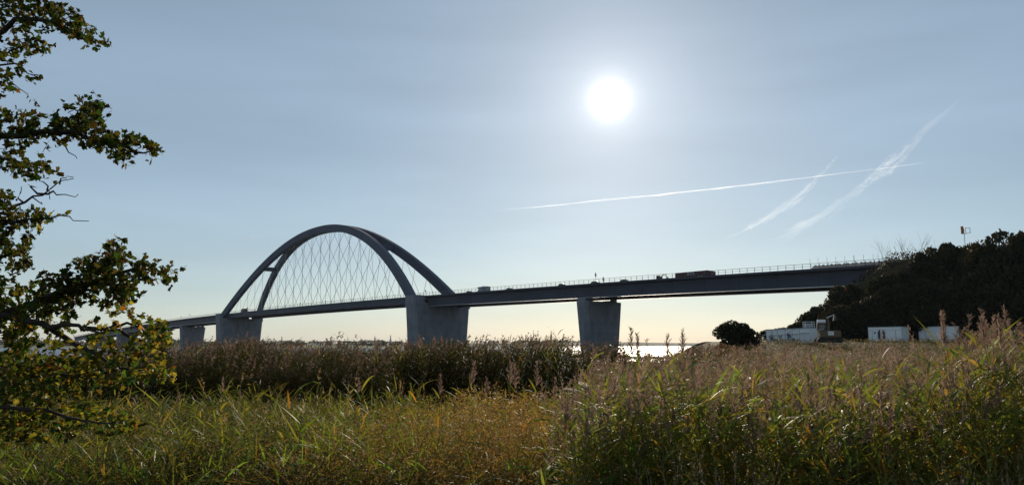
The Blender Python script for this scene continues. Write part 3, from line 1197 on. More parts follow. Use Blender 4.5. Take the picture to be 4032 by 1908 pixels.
def person(loc, rz, J, label, top, legs, hat=None):
    """J: joint positions; x forward, y left"""
    e = tag(empty('person', loc, rz), label, 'person')
    names = ['pelvis', 'belly', 'chest', 'neck', 'head', 'crown', 'shl', 'ell', 'wrl', 'shr', 'elr', 'wrr', 'hil', 'knl', 'anl', 'tol', 'hir', 'knr', 'anr', 'tor']
    R = dict(pelvis=.12, belly=.12, chest=.13, neck=.05, head=.085, crown=.07, shl=.06, ell=.045, wrl=.03, shr=.06, elr=.045, wrr=.03,
             hil=.085, knl=.06, anl=.04, tol=.035, hir=.085, knr=.06, anr=.04, tor=.035)
    V = [J[n] for n in names]
    ix = {n: i for i, n in enumerate(names)}
    ed = [('pelvis', 'belly'), ('belly', 'chest'), ('chest', 'neck'), ('neck', 'head'), ('head', 'crown'), ('chest', 'shl'), ('shl', 'ell'), ('ell', 'wrl'),
          ('chest', 'shr'), ('shr', 'elr'), ('elr', 'wrr'), ('pelvis', 'hil'), ('hil', 'knl'), ('knl', 'anl'), ('anl', 'tol'), ('pelvis', 'hir'), ('hir', 'knr'), ('knr', 'anr'), ('anr', 'tor')]
    ed = [(ix[a], ix[b]) for a, b in ed]
    rad = [R[n] for n in names]
    for sfx, sy in (('l', 1), ('r', -1)):          # hands: palm and five fingers
        w_ = Vector(J['wr' + sfx])
        d = (w_ - Vector(J['el' + sfx])).normalized()
        side = d.cross(Vector((0, 1, 0)))
        side = side.normalized() if side.length > .1 else Vector((1, 0, 0))
        palm = w_ + d * .08
        V.append(tuple(palm))
        rad.append(.03)
        pi_ = len(V) - 1
        ed.append((ix['wr' + sfx], pi_))
        for k in range(4):
            a = palm + d * .045 + side * (.027 * (k - 1.5))
            b = a + d * (.04 if k != 3 else .03) + Vector((.01, 0, -.005))
            V += [tuple(a), tuple(b)]
            rad += [.009, .008]
            ed += [(pi_, len(V) - 2), (len(V) - 2, len(V) - 1)]
        th = w_ + d * .03 + side * .05
        V += [tuple(th), tuple(th + d * .035)]
        rad += [.011, .009]
        ed += [(ix['wr' + sfx], len(V) - 2), (len(V) - 2, len(V) - 1)]
    skin_obj('body', V, ed, rad, 'skin', e)
    tn = ['belly', 'pelvis', 'chest', 'shl', 'ell', 'wrl', 'shr', 'elr', 'wrr']
    tv = [J[n] for n in tn]
    for q in (5, 8):
        a, b = Vector(tv[q - 1]), Vector(tv[q])
        tv[q] = tuple(a.lerp(b, .9))
    skin_obj('jacket', tv, [(0, 1), (0, 2), (2, 3), (3, 4), (4, 5), (2, 6), (6, 7), (7, 8)], [.155, .14, .165, .085, .065, .05, .085, .065, .05], top, e)
    ln = ['pelvis', 'hil', 'knl', 'anl', 'hir', 'knr', 'anr']
    skin_obj('trousers', [J[n] for n in ln], [(0, 1), (1, 2), (2, 3), (0, 4), (4, 5), (5, 6)], [.14, .1, .075, .06, .1, .075, .06], legs, e)
    for s_ in ('l', 'r'):
        skin_obj('shoe', [J['an' + s_], J['to' + s_]], [(0, 1)], [.05, .045], 'dark', e)
    c = Vector(J['crown'])
    MB().sphere(c + Vector((-.015, 0, 0)), (.105, .095, .085), 10, 7).build('hair' if hat is None else 'hood', M[hat or 'hair'], e, True)
    h = Vector(J['head'])
    MB().sphere(h + Vector((.095, 0, -.01)), (.022, .014, .02), 6, 5).build('nose', M['skin'], e, True)
    for s_ in (-1, 1):
        MB().sphere(h + Vector((.082, s_ * .033, .025)), .012, 6, 5).build('eye', M['dark'], e, True)
        MB().sphere(h + Vector((0, s_ * .092, 0)), (.025, .012, .035), 6, 5).build('ear', M['skin'], e, True)
    MB().box(h + Vector((.083, 0, -.05)), (.012, .045, .01)).build('mouth', M['maroon'], e)
    return e


def joints(lean=0.0, stride=.2, arml=(.05, .0), armr=(.05, .0)):
    hz = .92
    p_ = Vector((0, 0, hz))
    bel = p_ + Vector((lean * .2, 0, .2))
    ch = p_ + Vector((lean * .55, 0, .44))
    nk = p_ + Vector((lean * .8, 0, .60))
    hd = nk + Vector((lean * .15 + .02, 0, .13))
    cr = hd + Vector((.0, 0, .09))
    J = dict(pelvis=p_, belly=bel, chest=ch, neck=nk, head=hd, crown=cr)
    for s_, y, arm, st in (('l', 1, arml, stride), ('r', -1, armr, -stride)):
        sh = ch + Vector((0, y * .19, .06))
        el = sh + Vector((arm[0], y * .06, -.28))
        wr = el + Vector((arm[0] + arm[1], -y * .02, -.22))
        J['sh' + s_], J['el' + s_], J['wr' + s_] = sh, el, wr
        hi = p_ + Vector((0, y * .09, -.05))
        kn = Vector((st * .6 + .04, y * .1, .49))
        an = Vector((st, y * .1, .08))
        J['hi' + s_], J['kn' + s_], J['an' + s_] = hi, kn, an
        J['to' + s_] = an + Vector((.16, 0, -.04))
    return {k_: tuple(v_) for k_, v_ in J.items()}


q = P(3112, 1352, 119.5)
e1 = person((q.x - .3, q.y, 3.42), -.5, joints(.32, .22, (.12, .12), (.14, .14)), 'person in dark blue hooded jacket leaning forward with backpack before the long cabin', 'bluecloth', 'greycloth', 'bluecloth')
MB().box((-.02, 0, 1.38), (.22, .34, .48)).build('backpack', M['navy'], e1, bevel=.08)
q2 = P(3124, 1332, 119.3)
b_ = tag(empty('hand_bag', (q2.x, q2.y - .1, q2.z - .15), .4), 'black bag held out by the leaning person in dark blue', 'bag')
MB().box((0, 0, .1), (.34, .16, .24)).build('pouch', M['dark'], b_, bevel=.05)
MB().tube([(-.1, 0, .22), (-.07, 0, .34), (.07, 0, .34), (.1, 0, .22)], .012, 5).build('handle', M['dark'], b_)
q = P(3040, 1352, 123.0)
e1 = person((q.x, q.y, 3.42), -.9, joints(.05, .15, (.08, .06), (.1, .1)), 'person in pale grey top and dark trousers at the left of the cabin', 'greycloth', 'navy')
q2 = P(3048, 1336, 122.6)
b_ = tag(empty('shoulder_bag', (q2.x, q2.y - .15, q2.z - .15), -.3), 'black bag at the hip of the person in grey', 'bag')
MB().box((0, 0, .12), (.42, .16, .3)).build('pouch', M['dark'], b_, bevel=.05)
MB().tube([(-.15, 0, .26), (-.05, 0, .55), (.05, 0, .55), (.15, 0, .26)], .012, 5).build('strap', M['dark'], b_)
q = P(2984, 1350, 116.0)
person((q.x, q.y, 3.35), .6, joints(.02, .08, (.02, .0), (.02, .0)), 'person in dark clothes standing beside the round bush', 'dark', 'dark')

# ------------------------------------------------------------------ far things: turbines, tower, boats
def turbine(px, py, Y, R, rot, label):
    hub = P(px, py, Y)
    e = tag(empty('wind_turbine', (hub.x, hub.y, 8.0)), label, 'wind turbine', 'wind turbines beyond the far shore')
    hz = hub.z - 8.0
    MB().tube([(0, 0, 0), (0, 0, hz)], [R * .1, R * .06], 8).build('tower', M['turbine'], e)
    MB().box((0, 0, hz), (R * .09, R * .22, R * .1)).build('nacelle', M['turbine'], e)
    for k in range(3):
        a = rot + k * 2 * PI / 3
        d = Vector((math.sin(a), 0, math.cos(a)))
        s_ = Vector((math.cos(a), 0, -math.sin(a)))
        o_ = Vector((0, -R * .13, hz))
        MB().bar(o_, o_ + d * R * .3, R * .06, R * .13, (0, 1, 0)).bar(o_ + d * R * .3, o_ + d * R, R * .04, R * .09, (0, 1, 0)).build('blade', M['turbine'], e)


turbine(1108, 1336, 5200, 17, .05, 'small hazy wind turbine standing alone at the left')
turbine(1250, 1340, 5200, 16, .55, 'half sunken wind turbine left of the biggest one')
turbine(1370, 1331, 5000, 26, -.25, 'biggest wind turbine on the horizon, under the arch')
turbine(1421, 1334, 5000, 24, -.35, 'wind turbine next right of the biggest one')
turbine(1480, 1331, 5000, 23, -.35, 'wind turbine nearest the slender tower')
turbine(1597, 1333, 5000, 20, .3, 'wind turbine close to the near arch pier')
q = P(1538, 1318, 4900)
e = tag(empty('church_tower', (q.x, q.y, 6.0)), 'slender hazy tower with stepped shoulders on the horizon', 'tower')
zt = q.z - 6
MB().tube([(0, 0, 0), (0, 0, zt * .38), (0, 0, zt * .40), (0, 0, zt * .62)], [4.5, 4.5, 8, 5.5], 8).build('shaft', M['turbine'], e)
MB().tube([(0, 0, zt * .62), (0, 0, zt)], [4, 2.4], 8).build('spire', M['turbine'], e)


def sailboat(px, Y, L, mh, label, heel=0.0):
    q = P(px, 1367, Y)
    e = tag(empty('sailing_boat', (q.x, q.y, 0)), label, 'boat')
    hull = [(-L / 2, .15), (-L / 2 + .1, .95), (L * .2, 1.0), (L / 2, 1.25), (L * .36, .0), (-L * .35, -.2)]
    MB().prism(hull, L * .22).build('hull', M['white'], e, bevel=.1)
    MB().prism([(-L * .2, 1.0), (-L * .17, 1.45), (L * .12, 1.4), (L * .2, 1.02)], L * .14).build('coach_roof', M['white'], e)
    MB().tube([(L * .08, 0, 1.0), (L * .08 + heel, 0, mh)], [.11, .07], 6).build('mast', M['signback'], e)
    MB().tube([(L * .08, 0, 2.0), (-L * .35, 0, 2.1)], .1, 6).build('boom', M['navy'], e)
    MB().tube([(L / 2, 0, 1.25), (L * .08 + heel, 0, mh * .95)], .03, 4).build('forestay', M['signback'], e)


sailboat(2489, 640, 8.5, 8.0, 'white sailing boat with leaning boom line, nearest of the moored boats')
sailboat(2443, 900, 8.0, 9.5, 'sailing boat moored right beside the concrete pier')
sailboat(2470, 1000, 8.5, 13.0, 'sailing boat with the tallest mast, between the two others')

# ------------------------------------------------------------------ contrails: long thin clouds, real volumes far away
def contrail(name, pts, Y, dens, label, strands=9, sides=7):
    px = np.array([p_[0] for p_ in pts], float)
    py = np.array([p_[1] for p_ in pts], float)
    pr = np.array([p_[2] for p_ in pts], float)
    arc = np.concatenate([[0], np.cumsum(np.hypot(np.diff(px), np.diff(py)))])
    r = np.random.default_rng(int(px[0]))
    m = MB()
    org = P(px[0], py[0], Y)
    A = arc[-1]
    for k in range(strands):                   # wind-drawn filaments side by side
        if k == 0:
            t0, t1, off, wd = 0.0, A, 0.0, (.55 if strands < 15 else .2)
        else:
            ln = r.uniform(.06, .22) * A
            t0 = r.uniform(0, A - ln)
            t1 = t0 + ln
            off, wd = r.normal() * .6, r.uniform(.16, .42)
        n = int(20 + 70 * (t1 - t0) / A)
        t = np.linspace(t0, t1, n)
        u_ = np.linspace(0, 1, n)
        R_ = np.interp(t, arc, pr)
        sk = r.normal() * .5 if k else 0       # strand crosses the trail slantwise
        wob = np.interp(np.arange(n) / 4, np.arange(n), r.normal(size=n)) * .14
        Yp = np.interp(t, arc, py) + R_ * (off + sk * (u_ - .5) + wob)
        Rr = R_ * wd * (np.sin(u_ * PI) ** .7 if k else 1.0) * np.clip(1 + np.interp(np.arange(n) / 3, np.arange(n), r.normal(size=n)) * .22, .3, 1.6)
        dY = r.uniform(-1, 1) * 2.0 * R_.mean() / F * Y
        path = [P(a, b, Y + dY) - org for a, b in zip(np.interp(t, arc, px), Yp)]
        m.tube(path, list(np.maximum(Rr, .03) / F * Y), sides)
    mt = bpy.data.materials.new(name + '_ice_cloud')
    mt.use_nodes = True
    nn = mt.node_tree.nodes
    nn.clear()
    vs = nn.new('ShaderNodeVolumeScatter')
    vs.inputs['Color'].default_value = (1, .99, .97, 1)
    vs.inputs['Density'].default_value = dens
    vs.inputs['Anisotropy'].default_value = .62
    out = nn.new('ShaderNodeOutputMaterial')
    mt.node_tree.links.new(vs.outputs[0], out.inputs['Volume'])
    o = m.build('contrail', mt, None, True, loc=org)
    tag(o, label, 'contrail', 'contrails in the sky')


contrail('thin_trail', [(1940, 829, .9), (2000, 824, 2), (2100, 815, 3), (2250, 801, 4), (2450, 780, 5), (2570, 768, 7), (2680, 757, 6), (2760, 749, 7), (2900, 733, 5), (3100, 708, 4), (3300, 684, 3.6), (3500, 660, 3), (3620, 643, 2), (3740, 625, .4)], 9000, .008,
         'long thin bright contrail crossing low under the sun', 12)
contrail('mid_trail', [(2840, 950, 3), (2883, 927, 8), (2950, 898, 14), (3013, 868, 20), (3080, 822, 22), (3143, 775, 20), (3230, 693, 16), (3273, 641, 10), (3330, 580, 2)], 9400, .0008,
         'short slanting frayed contrail, left of the widest one', 46)
contrail('wide_trail', [(2990, 968, 4), (3060, 940, 14), (3160, 892, 20), (3255, 840, 18), (3330, 790, 18), (3411, 725, 26), (3480, 670, 32), (3540, 622, 28), (3600, 562, 22), (3654, 502, 16), (3740, 425, 11), (3840, 335, 2)], 9800, .00055,
         'wide slanting contrail climbing highest at the right', 60)
contrail('far_trail', [(965, 935, .4), (1000, 932, 1.5), (1040, 929, 1.3), (1095, 924, .3)], 9000, .03, 'tiny bright contrail left of the arches', 1)

# ------------------------------------------------------------------ trees and bushes
def crown_mesh(name, n, nblob, col, leaf, seed, flat=.8, orange=.06):
    r = np.random.default_rng(seed)
    g = Geo()
    cs = unit(r.normal(size=(nblob, 3))) * r.uniform(.25, .8, (nblob, 1)) ** .7
    cs[:, 2] = cs[:, 2] * flat
    rad = r.uniform(.2, .44, nblob)
    which = r.integers(0, nblob, n)
    d = unit(r.normal(size=(n, 3)))
    ctr = cs[which] + d * (rad[which] * r.uniform(.55, 1.08, n) ** .5)[:, None] * np.array([1, 1, .8])
    u = unit(r.normal(size=(n, 3)))
    v = unit(np.cross(u, r.normal(size=(n, 3))))
    sz = leaf * r.uniform(.6, 1.3, (n, 1))
    c = np.array(col) * r.uniform(.55, 1.45, (n, 1))
    o_ = r.uniform(size=n) < orange
    c[o_] = np.array([.16, .07, .02]) * r.uniform(.6, 1.2, (o_.sum(), 1))
    g.quads(ctr, u * sz, v * sz * .7, c)
    return g.mesh(name, M['tree_leaf'])


def trunk_mesh(seed):
    r = random.Random(seed)
    m = MB()
    m.tube([(0, 0, -1.6), (.03, 0, -.7), (.0, .03, .1), (.05, 0, .5)], [.1, .075, .05, .02], 7)
    for k in range(7):
        a = r.uniform(0, 6.28)
        z = r.uniform(-.9, .1)
        L = r.uniform(.5, .8)
        m.tube([(0, 0, z), (math.cos(a) * L * .5, math.sin(a) * L * .5, z + L * .35), (math.cos(a) * L, math.sin(a) * L, z + L * .6)], [.045, .03, .01], 5)
    return m.mesh('trunk', M['bark'], True)


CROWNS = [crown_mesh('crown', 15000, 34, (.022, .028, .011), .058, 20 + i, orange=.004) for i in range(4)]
TRUNKS = [trunk_mesh(30 + i) for i in range(3)]
tree_n = [0]


def tree(name, px, py, Y, width, label, group=None, cat='tree', crown=None):
    t = P(px, py, Y)
    zg = float(gz(t.x, t.y))
    H = max(1.2, t.z - zg)
    k = tree_n[0]
    tree_n[0] += 1
    rz_ = width / 2
    vz = H / 2.05 if H < width * 1.5 else H / 2.3
    e = tag(empty(name, (t.x, t.y, zg - .15), (k * 2.4) % 6.28), label, cat, group)
    c = bpy.data.objects.new('crown', CROWNS[k % 4] if crown is None else crown)
    c.scale = (rz_ / .86, rz_ / .86, vz / .86)
    c.location = (0, 0, H - vz)
    link(c, e)
    b = bpy.data.objects.new('trunk', TRUNKS[k % 3])
    b.scale = (rz_ / .95, rz_ / .95, (H - vz) / 1.6)
    b.location = (0, 0, H - vz)
    link(b, e)
    return e


G1 = 'trees along the top of the embankment'
for px, py, Y, w_, lb in ((3345, 1100, 162, 8, 'dark tree reaching up to the girder end under the bridge'), (3290, 1165, 161, 7, 'dark tree second below the girder end'),
                          (3235, 1195, 160, 7, 'dark tree halfway down the hill outline'), (3185, 1222, 159, 6, 'bush on the hill outline above the wire crate'), (3140, 1262, 157, 5, 'bush at the foot of the hill outline'),
                          (3078, 1283, 150, 4.5, 'small orange-edged bush behind the long cabin'), (3022, 1296, 140, 2.6, 'low bush at the left end of the long cabin'),
                          (3470, 1078, 150, 7, 'bush hiding the lower corner of the abutment'), (3530, 1045, 150, 8, 'bush below the bare tree'),
                          (3600, 1000, 150, 7, 'leafy tree right of the bare tree'), (3650, 972, 149, 7, 'leafy tree left of the signal mast'), (3725, 942, 147, 9, 'tall tree just left of the signal mast'),
                          (3800, 936, 144, 9, 'tall tree right under the signal mast'), (3885, 932, 138, 10, 'tall tree right of the signal mast'), (3965, 905, 132, 11, 'tall tree near the right picture edge'), (4045, 886, 127, 12, 'tallest tree cut by the right picture edge')):
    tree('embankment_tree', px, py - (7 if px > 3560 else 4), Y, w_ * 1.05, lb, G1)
G2 = 'trees on the embankment slope'
for i, (px, py, Y, w_) in enumerate(((3330, 1180, 148, 8), (3420, 1150, 146, 9), (3520, 1110, 144, 10), (3620, 1080, 142, 10), (3720, 1060, 139, 11), (3820, 1050, 135, 11), (3920, 1040, 130, 11), (4030, 1020, 124, 12),
                                     (3270, 1240, 150, 7), (3390, 1225, 150, 8), (3490, 1215, 150, 9), (3590, 1200, 148, 9), (3690, 1190, 147, 9), (3790, 1180, 142, 10), (3890, 1170, 136, 10), (4000, 1150, 130, 11),
                                     (3460, 1150, 148, 8), (3570, 1130, 147, 9), (3670, 1120, 146, 9), (3770, 1110, 142, 10), (3870, 1100, 136, 10), (3960, 1090, 130, 10))):
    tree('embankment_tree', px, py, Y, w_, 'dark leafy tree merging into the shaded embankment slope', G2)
tree('round_bush', 2888, 1254, 98, 5.0, 'round dark green bush standing alone left of the cabins', None, 'bush')
tree('round_bush', 2955, 1306, 99, 1.8, 'smaller bush leaning on the round dark one', None, 'bush')
SH = crown_mesh('crown', 4000, 26, (.085, .06, .022), .05, 51, .6, .3)
for px, py, Y, w_, lb in ((2755, 1338, 70, 3.2, 'low yellow-brown shrub where the shore meets the reeds'), (2815, 1332, 74, 3.4, 'low brown shrub touching the round bush'), (2700, 1362, 66, 2.6, 'lowest brown shrub beside the glittering water'), (2870, 1345, 80, 3.4, 'low brown shrub in front of the round bush')):
    tree('low_shrub', px, py, Y, w_, lb, None, 'shrub', SH)

# bare tree
q = P(3562, 1010, 149)
zg = float(gz(q.x, q.y))
e = tag(empty('bare_tree', (q.x, q.y, zg)), 'leafless pale twiggy tree at the end of the railing', 'tree')
H = P(3562, 925, 149).z - zg
m = MB()
r = random.Random(5)
def grow(p0, d, L, rad, lvl):
    p1 = p0 + d * L
    m.tube([p0, p0.lerp(p1, .5) + Vector((r.uniform(-.05, .05) * L, r.uniform(-.05, .05) * L, 0)), p1], [rad, rad * .8, rad * .6], 5)
    if lvl == 0:
        return
    for _ in range(3 if lvl > 1 else 4):
        dd = (d + Vector((r.uniform(-.6, .6), r.uniform(-.6, .6), r.uniform(.0, .4)))).normalized()
        grow(p0.lerp(p1, r.uniform(.55, 1)), dd, L * r.uniform(.5, .75), rad * .55, lvl - 1)
for k in range(4):
    grow(Vector((r.uniform(-1, 1), 0, 0)), Vector((r.uniform(-.35, .25), r.uniform(-.2, .2), 1)).normalized(), H * .5, .1, 3)
m.build('branches', M['bark'], e)

# brush over the slopes
g = Geo()
n = 42000
X = rng.uniform(38, 140, n)
Y = rng.uniform(100, 205, n)
ok = (gz(X, Y) > 4.3) & (X / Y < .85)
X, Y = X[ok], Y[ok]
n = len(X)
pos = np.stack([X, Y, gz(X, Y) + rng.uniform(0, 1.7, n) ** 1.3], axis=1)
u = rand_dir(n)
v = unit(np.cross(u, rng.normal(size=(n, 3))))
sz = rng.uniform(.18, .42, (n, 1))
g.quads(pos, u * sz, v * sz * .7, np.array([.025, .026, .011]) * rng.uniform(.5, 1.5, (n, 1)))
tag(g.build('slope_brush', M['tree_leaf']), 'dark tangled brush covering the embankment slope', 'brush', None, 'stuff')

# ------------------------------------------------------------------ hawthorn at the left
HY = 4.3
haw = tag(empty('hawthorn_tree', (-4.3, 4.4, 1.35)), 'hawthorn reaching in from the left with dark red berries and yellowing leaves', 'tree')
hinv = Matrix.Translation((4.3, -4.4, -1.35))


def hpart(o):
    o.parent = haw
    o.matrix_parent_inverse = hinv
    return o


def hp(px, py, dy=0.0):
    return P(px, py, HY + dy)


hpart(MB().tube([(-4.3, 4.4, 1.2), (-4.25, 4.4, 2.0), (-4.15, 4.4, 2.9), (-4.2, 4.35, 3.9), (-4.1, 4.4, 5.0), (-4.15, 4.4, 6.2)], [.17, .14, .12, .1, .07, .03], 9).build('trunk', M['bark'], None, True))
LIMBS = [
    ([(-4.15, 4.4, 5.0), (-40, 150), (60, 75), (200, 85), (300, 130), (385, 160)], .022),
    ([(-4.1, 4.4, 4.9), (-60, 260), (40, 200), (150, 175)], .012),
    ([(-4.1, 4.4, 4.8), (-60, 270), (60, 250), (110, 290), (160, 312)], .009),
    ([(-4.1, 4.4, 4.8), (-40, 280), (40, 320), (110, 372)], .008),
    ([(-4.15, 4.4, 4.3), (-60, 510), (90, 535), (260, 522), (330, 540), (450, 572), (530, 600), (615, 588)], .024),
    ([(200, 530), (240, 560), (270, 600), (303, 624)], .008),
    ([(270, 530), (320, 490), (360, 430)], .010),
    ([(-4.2, 4.4, 4.1), (-50, 600), (60, 632), (150, 660), (250, 680)], .013),
    ([(-4.2, 4.4, 3.6), (-30, 850), (65, 808), (130, 772), (200, 742), (290, 703)], .012),
    ([(150, 762), (210, 752), (255, 765), (308, 764)], .007),
    ([(90, 795), (80, 760), (84, 735)], .006), ([(150, 765), (130, 735), (112, 728)], .006), ([(185, 748), (170, 715), (160, 700)], .006),
    ([(195, 745), (196, 785)], .004), ([(235, 725), (262, 700), (290, 698)], .005), ([(120, 778), (160, 800), (162, 795)], .005),
    ([(-4.2, 4.4, 3.7), (-30, 860), (80, 868), (200, 858), (275, 852), (350, 870)], .011),
    ([(-4.2, 4.4, 3.5), (-30, 960), (50, 950), (100, 1000)], .010),
    ([(-4.2, 4.4, 2.95), (-60, 1250), (90, 1215), (210, 1160), (330, 1100), (430, 1040), (470, 965)], .030),
    ([(330, 1100), (450, 1080), (570, 1060), (640, 1075), (685, 1100)], .014),
    ([(-4.2, 4.4, 2.9), (-40, 1235), (100, 1262), (200, 1290), (310, 1280), (345, 1296), (420, 1300)], .026),
    ([(180, 1280), (260, 1330), (360, 1385), (430, 1430), (520, 1450), (600, 1450)], .018),
    ([(330, 1290), (470, 1300), (560, 1340), (640, 1380), (690, 1400)], .014),
    ([(420, 1290), (500, 1270), (600, 1290), (670, 1310)], .012),
    ([(0, 1250), (30, 1225), (60, 1195)], .008), ([(-20, 1310), (40, 1290), (110, 1250)], .008),
    ([(-4.2, 4.4, 2.5), (-40, 1430), (120, 1440), (300, 1480), (450, 1460), (640, 1460)], .018),
    ([(-4.2, 4.4, 2.2), (-40, 1600), (100, 1610), (260, 1640), (400, 1665), (540, 1650)], .016),
    ([(100, 1610), (200, 1690), (300, 1710)], .009),
]
tb = random.Random(21)
for k in range(16):
    z0 = 2.6 + 3.4 * k / 15
    a_ = tb.uniform(1.8, 5.2)
    L_ = tb.uniform(.9, 1.5)
    LIMBS.append(([(-4.2, 4.4, z0), (-4.2 + math.cos(a_) * L_ * .5, 4.4 + math.sin(a_) * L_ * .5, z0 + .35), (-4.2 + math.cos(a_) * L_, 4.4 + math.sin(a_) * L_ * .8, z0 + .5)], .024))
tw = random.Random(3)
limb_pts = []
for pts, r0 in LIMBS:
    q = []
    dy0 = tw.uniform(-.25, .3)
    for p_ in pts:
        q.append(Vector(p_) if len(p_) == 3 else hp(p_[0], p_[1], dy0 + tw.uniform(-.05, .05)))
    # extra kinks
    q2 = [q[0]]
    for a, b in zip(q, q[1:]):
        mid = a.lerp(b, .5) + Vector((tw.uniform(-.02, .02), tw.uniform(-.03, .03), tw.uniform(-.02, .02)))
        q2 += [mid, b]
    n = len(q2)
    hpart(MB().tube(q2, [max(.0022, r0 * (1 - .85 * i / (n - 1))) for i in range(n)], 6).build('branch', M['bark'], None, True))
    limb_pts += q2[1:]
CL = [(120, 45, 150, 60, 230, .05), (250, 85, 95, 50, 120, .05), (330, 135, 60, 32, 55, .05), (385, 160, 32, 18, 22, .05), (60, 195, 85, 38, 70, .1), (155, 180, 60, 26, 36, .1), (15, 325, 35, 55, 40, .25), (140, 305, 22, 20, 8, .1),
      (105, 365, 20, 16, 8, .1), (45, 280, 50, 25, 20, .1),
      (60, 500, 85, 62, 130, .08), (180, 500, 80, 52, 120, .08), (280, 505, 60, 45, 75, .08), (350, 445, 66, 60, 190, .02), (400, 545, 80, 45, 100, .06), (470, 580, 62, 40, 66, .05), (540, 572, 52, 32, 50, .04), (605, 585, 32, 26, 30, .04), (480, 620, 30, 14, 16, .2),
      (50, 628, 65, 32, 66, .08), (130, 658, 62, 36, 66, .08), (215, 675, 36, 14, 12, .2),
      (20, 800, 50, 60, 50, .15), (80, 862, 75, 42, 80, .2), (165, 850, 46, 20, 28, .15), (258, 850, 22, 26, 7, .95), (160, 900, 16, 16, 5, .95), (50, 940, 62, 62, 100, .1), (80, 1005, 45, 62, 70, .1), (20, 1060, 45, 50, 56, .12), (105, 1000, 18, 16, 6, .2),
      (463, 985, 58, 42, 70, .03), (400, 1030, 92, 52, 130, .03), (480, 1070, 112, 62, 185, .05), (600, 1060, 62, 42, 70, .05), (662, 1092, 32, 26, 26, .04), (300, 1110, 100, 52, 140, .05), (200, 1160, 112, 62, 175, .06), (80, 1180, 92, 72, 160, .07),
      (400, 1150, 120, 62, 180, .08), (500, 1150, 52, 52, 56, .12), (60, 1260, 82, 62, 120, .1), (200, 1240, 102, 52, 125, .1),
      (480, 1205, 62, 42, 45, .4), (560, 1275, 62, 36, 50, .3), (630, 1300, 50, 40, 60, .25), (640, 1345, 40, 30, 32, .3), (430, 1300, 92, 52, 40, .4), (350, 1350, 122, 52, 56, .35), (150, 1325, 142, 52, 110, .2), (500, 1365, 82, 42, 50, .45), (610, 1370, 62, 32, 34, .4),
      (100, 1450, 132, 92, 270, .25), (280, 1480, 142, 82, 230, .3), (430, 1460, 112, 52, 130, .35), (560, 1440, 92, 52, 100, .35), (650, 1465, 62, 42, 46, .4), (80, 1600, 112, 82, 210, .25), (250, 1620, 142, 62, 180, .25), (420, 1650, 112, 52, 120, .2), (520, 1650, 52, 32, 42, .15),
      (200, 1700, 132, 36, 74, .25), (60, 1700, 72, 52, 64, .25)]
cr = random.Random(17)                       # the rest of the crown, round the trunk
for _ in range(95):
    CL.append((cr.uniform(-1500, -110), cr.uniform(-500, 1650), 95, 70, 44, .15))
LEAF2D = np.array([(0, 0), (.18, .10), (.42, .42), (.30, .50), (.46, .72), (.22, .74), (.12, 1.0), (-.02, .98), (-.12, .78), (-.40, .74), (-.28, .52), (-.44, .40), (-.16, .10)])
nl_ = len(LEAF2D)


def leaf_template(fold, curl):
    x, y = LEAF2D[:, 0], LEAF2D[:, 1]
    z = np.abs(x) * fold - curl * y * y
    return np.stack([x, y, z], axis=1)


hl_pos, hl_dir, hl_nrm, hl_sz, hl_col = [], [], [], [], []
twig_p, twig_d, twig_l = [], [], []
GREEN = np.array([.055, .075, .018])
for cx, cy, rx, ry, n, yf in CL:
    n = int(n * (1.6 if cy < 1280 else 1.55))
    ntw = max(1, n // 6)
    for _ in range(ntw):
        while True:
            a, b = rng.uniform(-1, 1, 2)
            if a * a + b * b < 1:
                break
        dy = float(np.clip(rng.normal(), -1.8, 1.8)) * (.22 if cx > -60 else .5)
        p_ = np.array(hp(cx + a * rx, cy + b * ry, dy))
        d = unit(np.array([rng.normal() * .6 + .45, rng.normal() * .7, rng.normal() * .55 + .15]))
        L_ = rng.uniform(.05, .11)
        twig_p.append(p_ - d * L_)
        twig_d.append(d)
        twig_l.append(L_ * 1.15)
        for k in range(6):
            f_ = rng.uniform(.1, 1.05)
            hl_pos.append(p_ - d * L_ * (1 - f_) + rng.normal(size=3) * .005)
            ld = unit(d * .5 + rng.normal(size=3) * .7)
            hl_dir.append(ld)
            hl_nrm.append(rng.normal(size=3) + np.array([0, 0, .9]))
            hl_sz.append(rng.uniform(.025, .043))
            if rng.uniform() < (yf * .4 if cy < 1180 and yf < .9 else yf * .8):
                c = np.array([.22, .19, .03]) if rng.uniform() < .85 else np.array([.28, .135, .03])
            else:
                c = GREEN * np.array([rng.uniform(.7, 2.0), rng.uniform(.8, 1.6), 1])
            hl_col.append(c * rng.uniform(.6, 1.2) * (.62 if cy < 1180 and yf < .9 else 1.2))  # upper leaves darkened into a silhouette, lower ones brightened as if backlit
hl_pos, hl_dir, hl_nrm, hl_sz, hl_col = map(np.array, (hl_pos, hl_dir, hl_nrm, hl_sz, hl_col))
hl_side = unit(np.cross(hl_dir, hl_nrm))
hl_up = np.cross(hl_side, hl_dir)
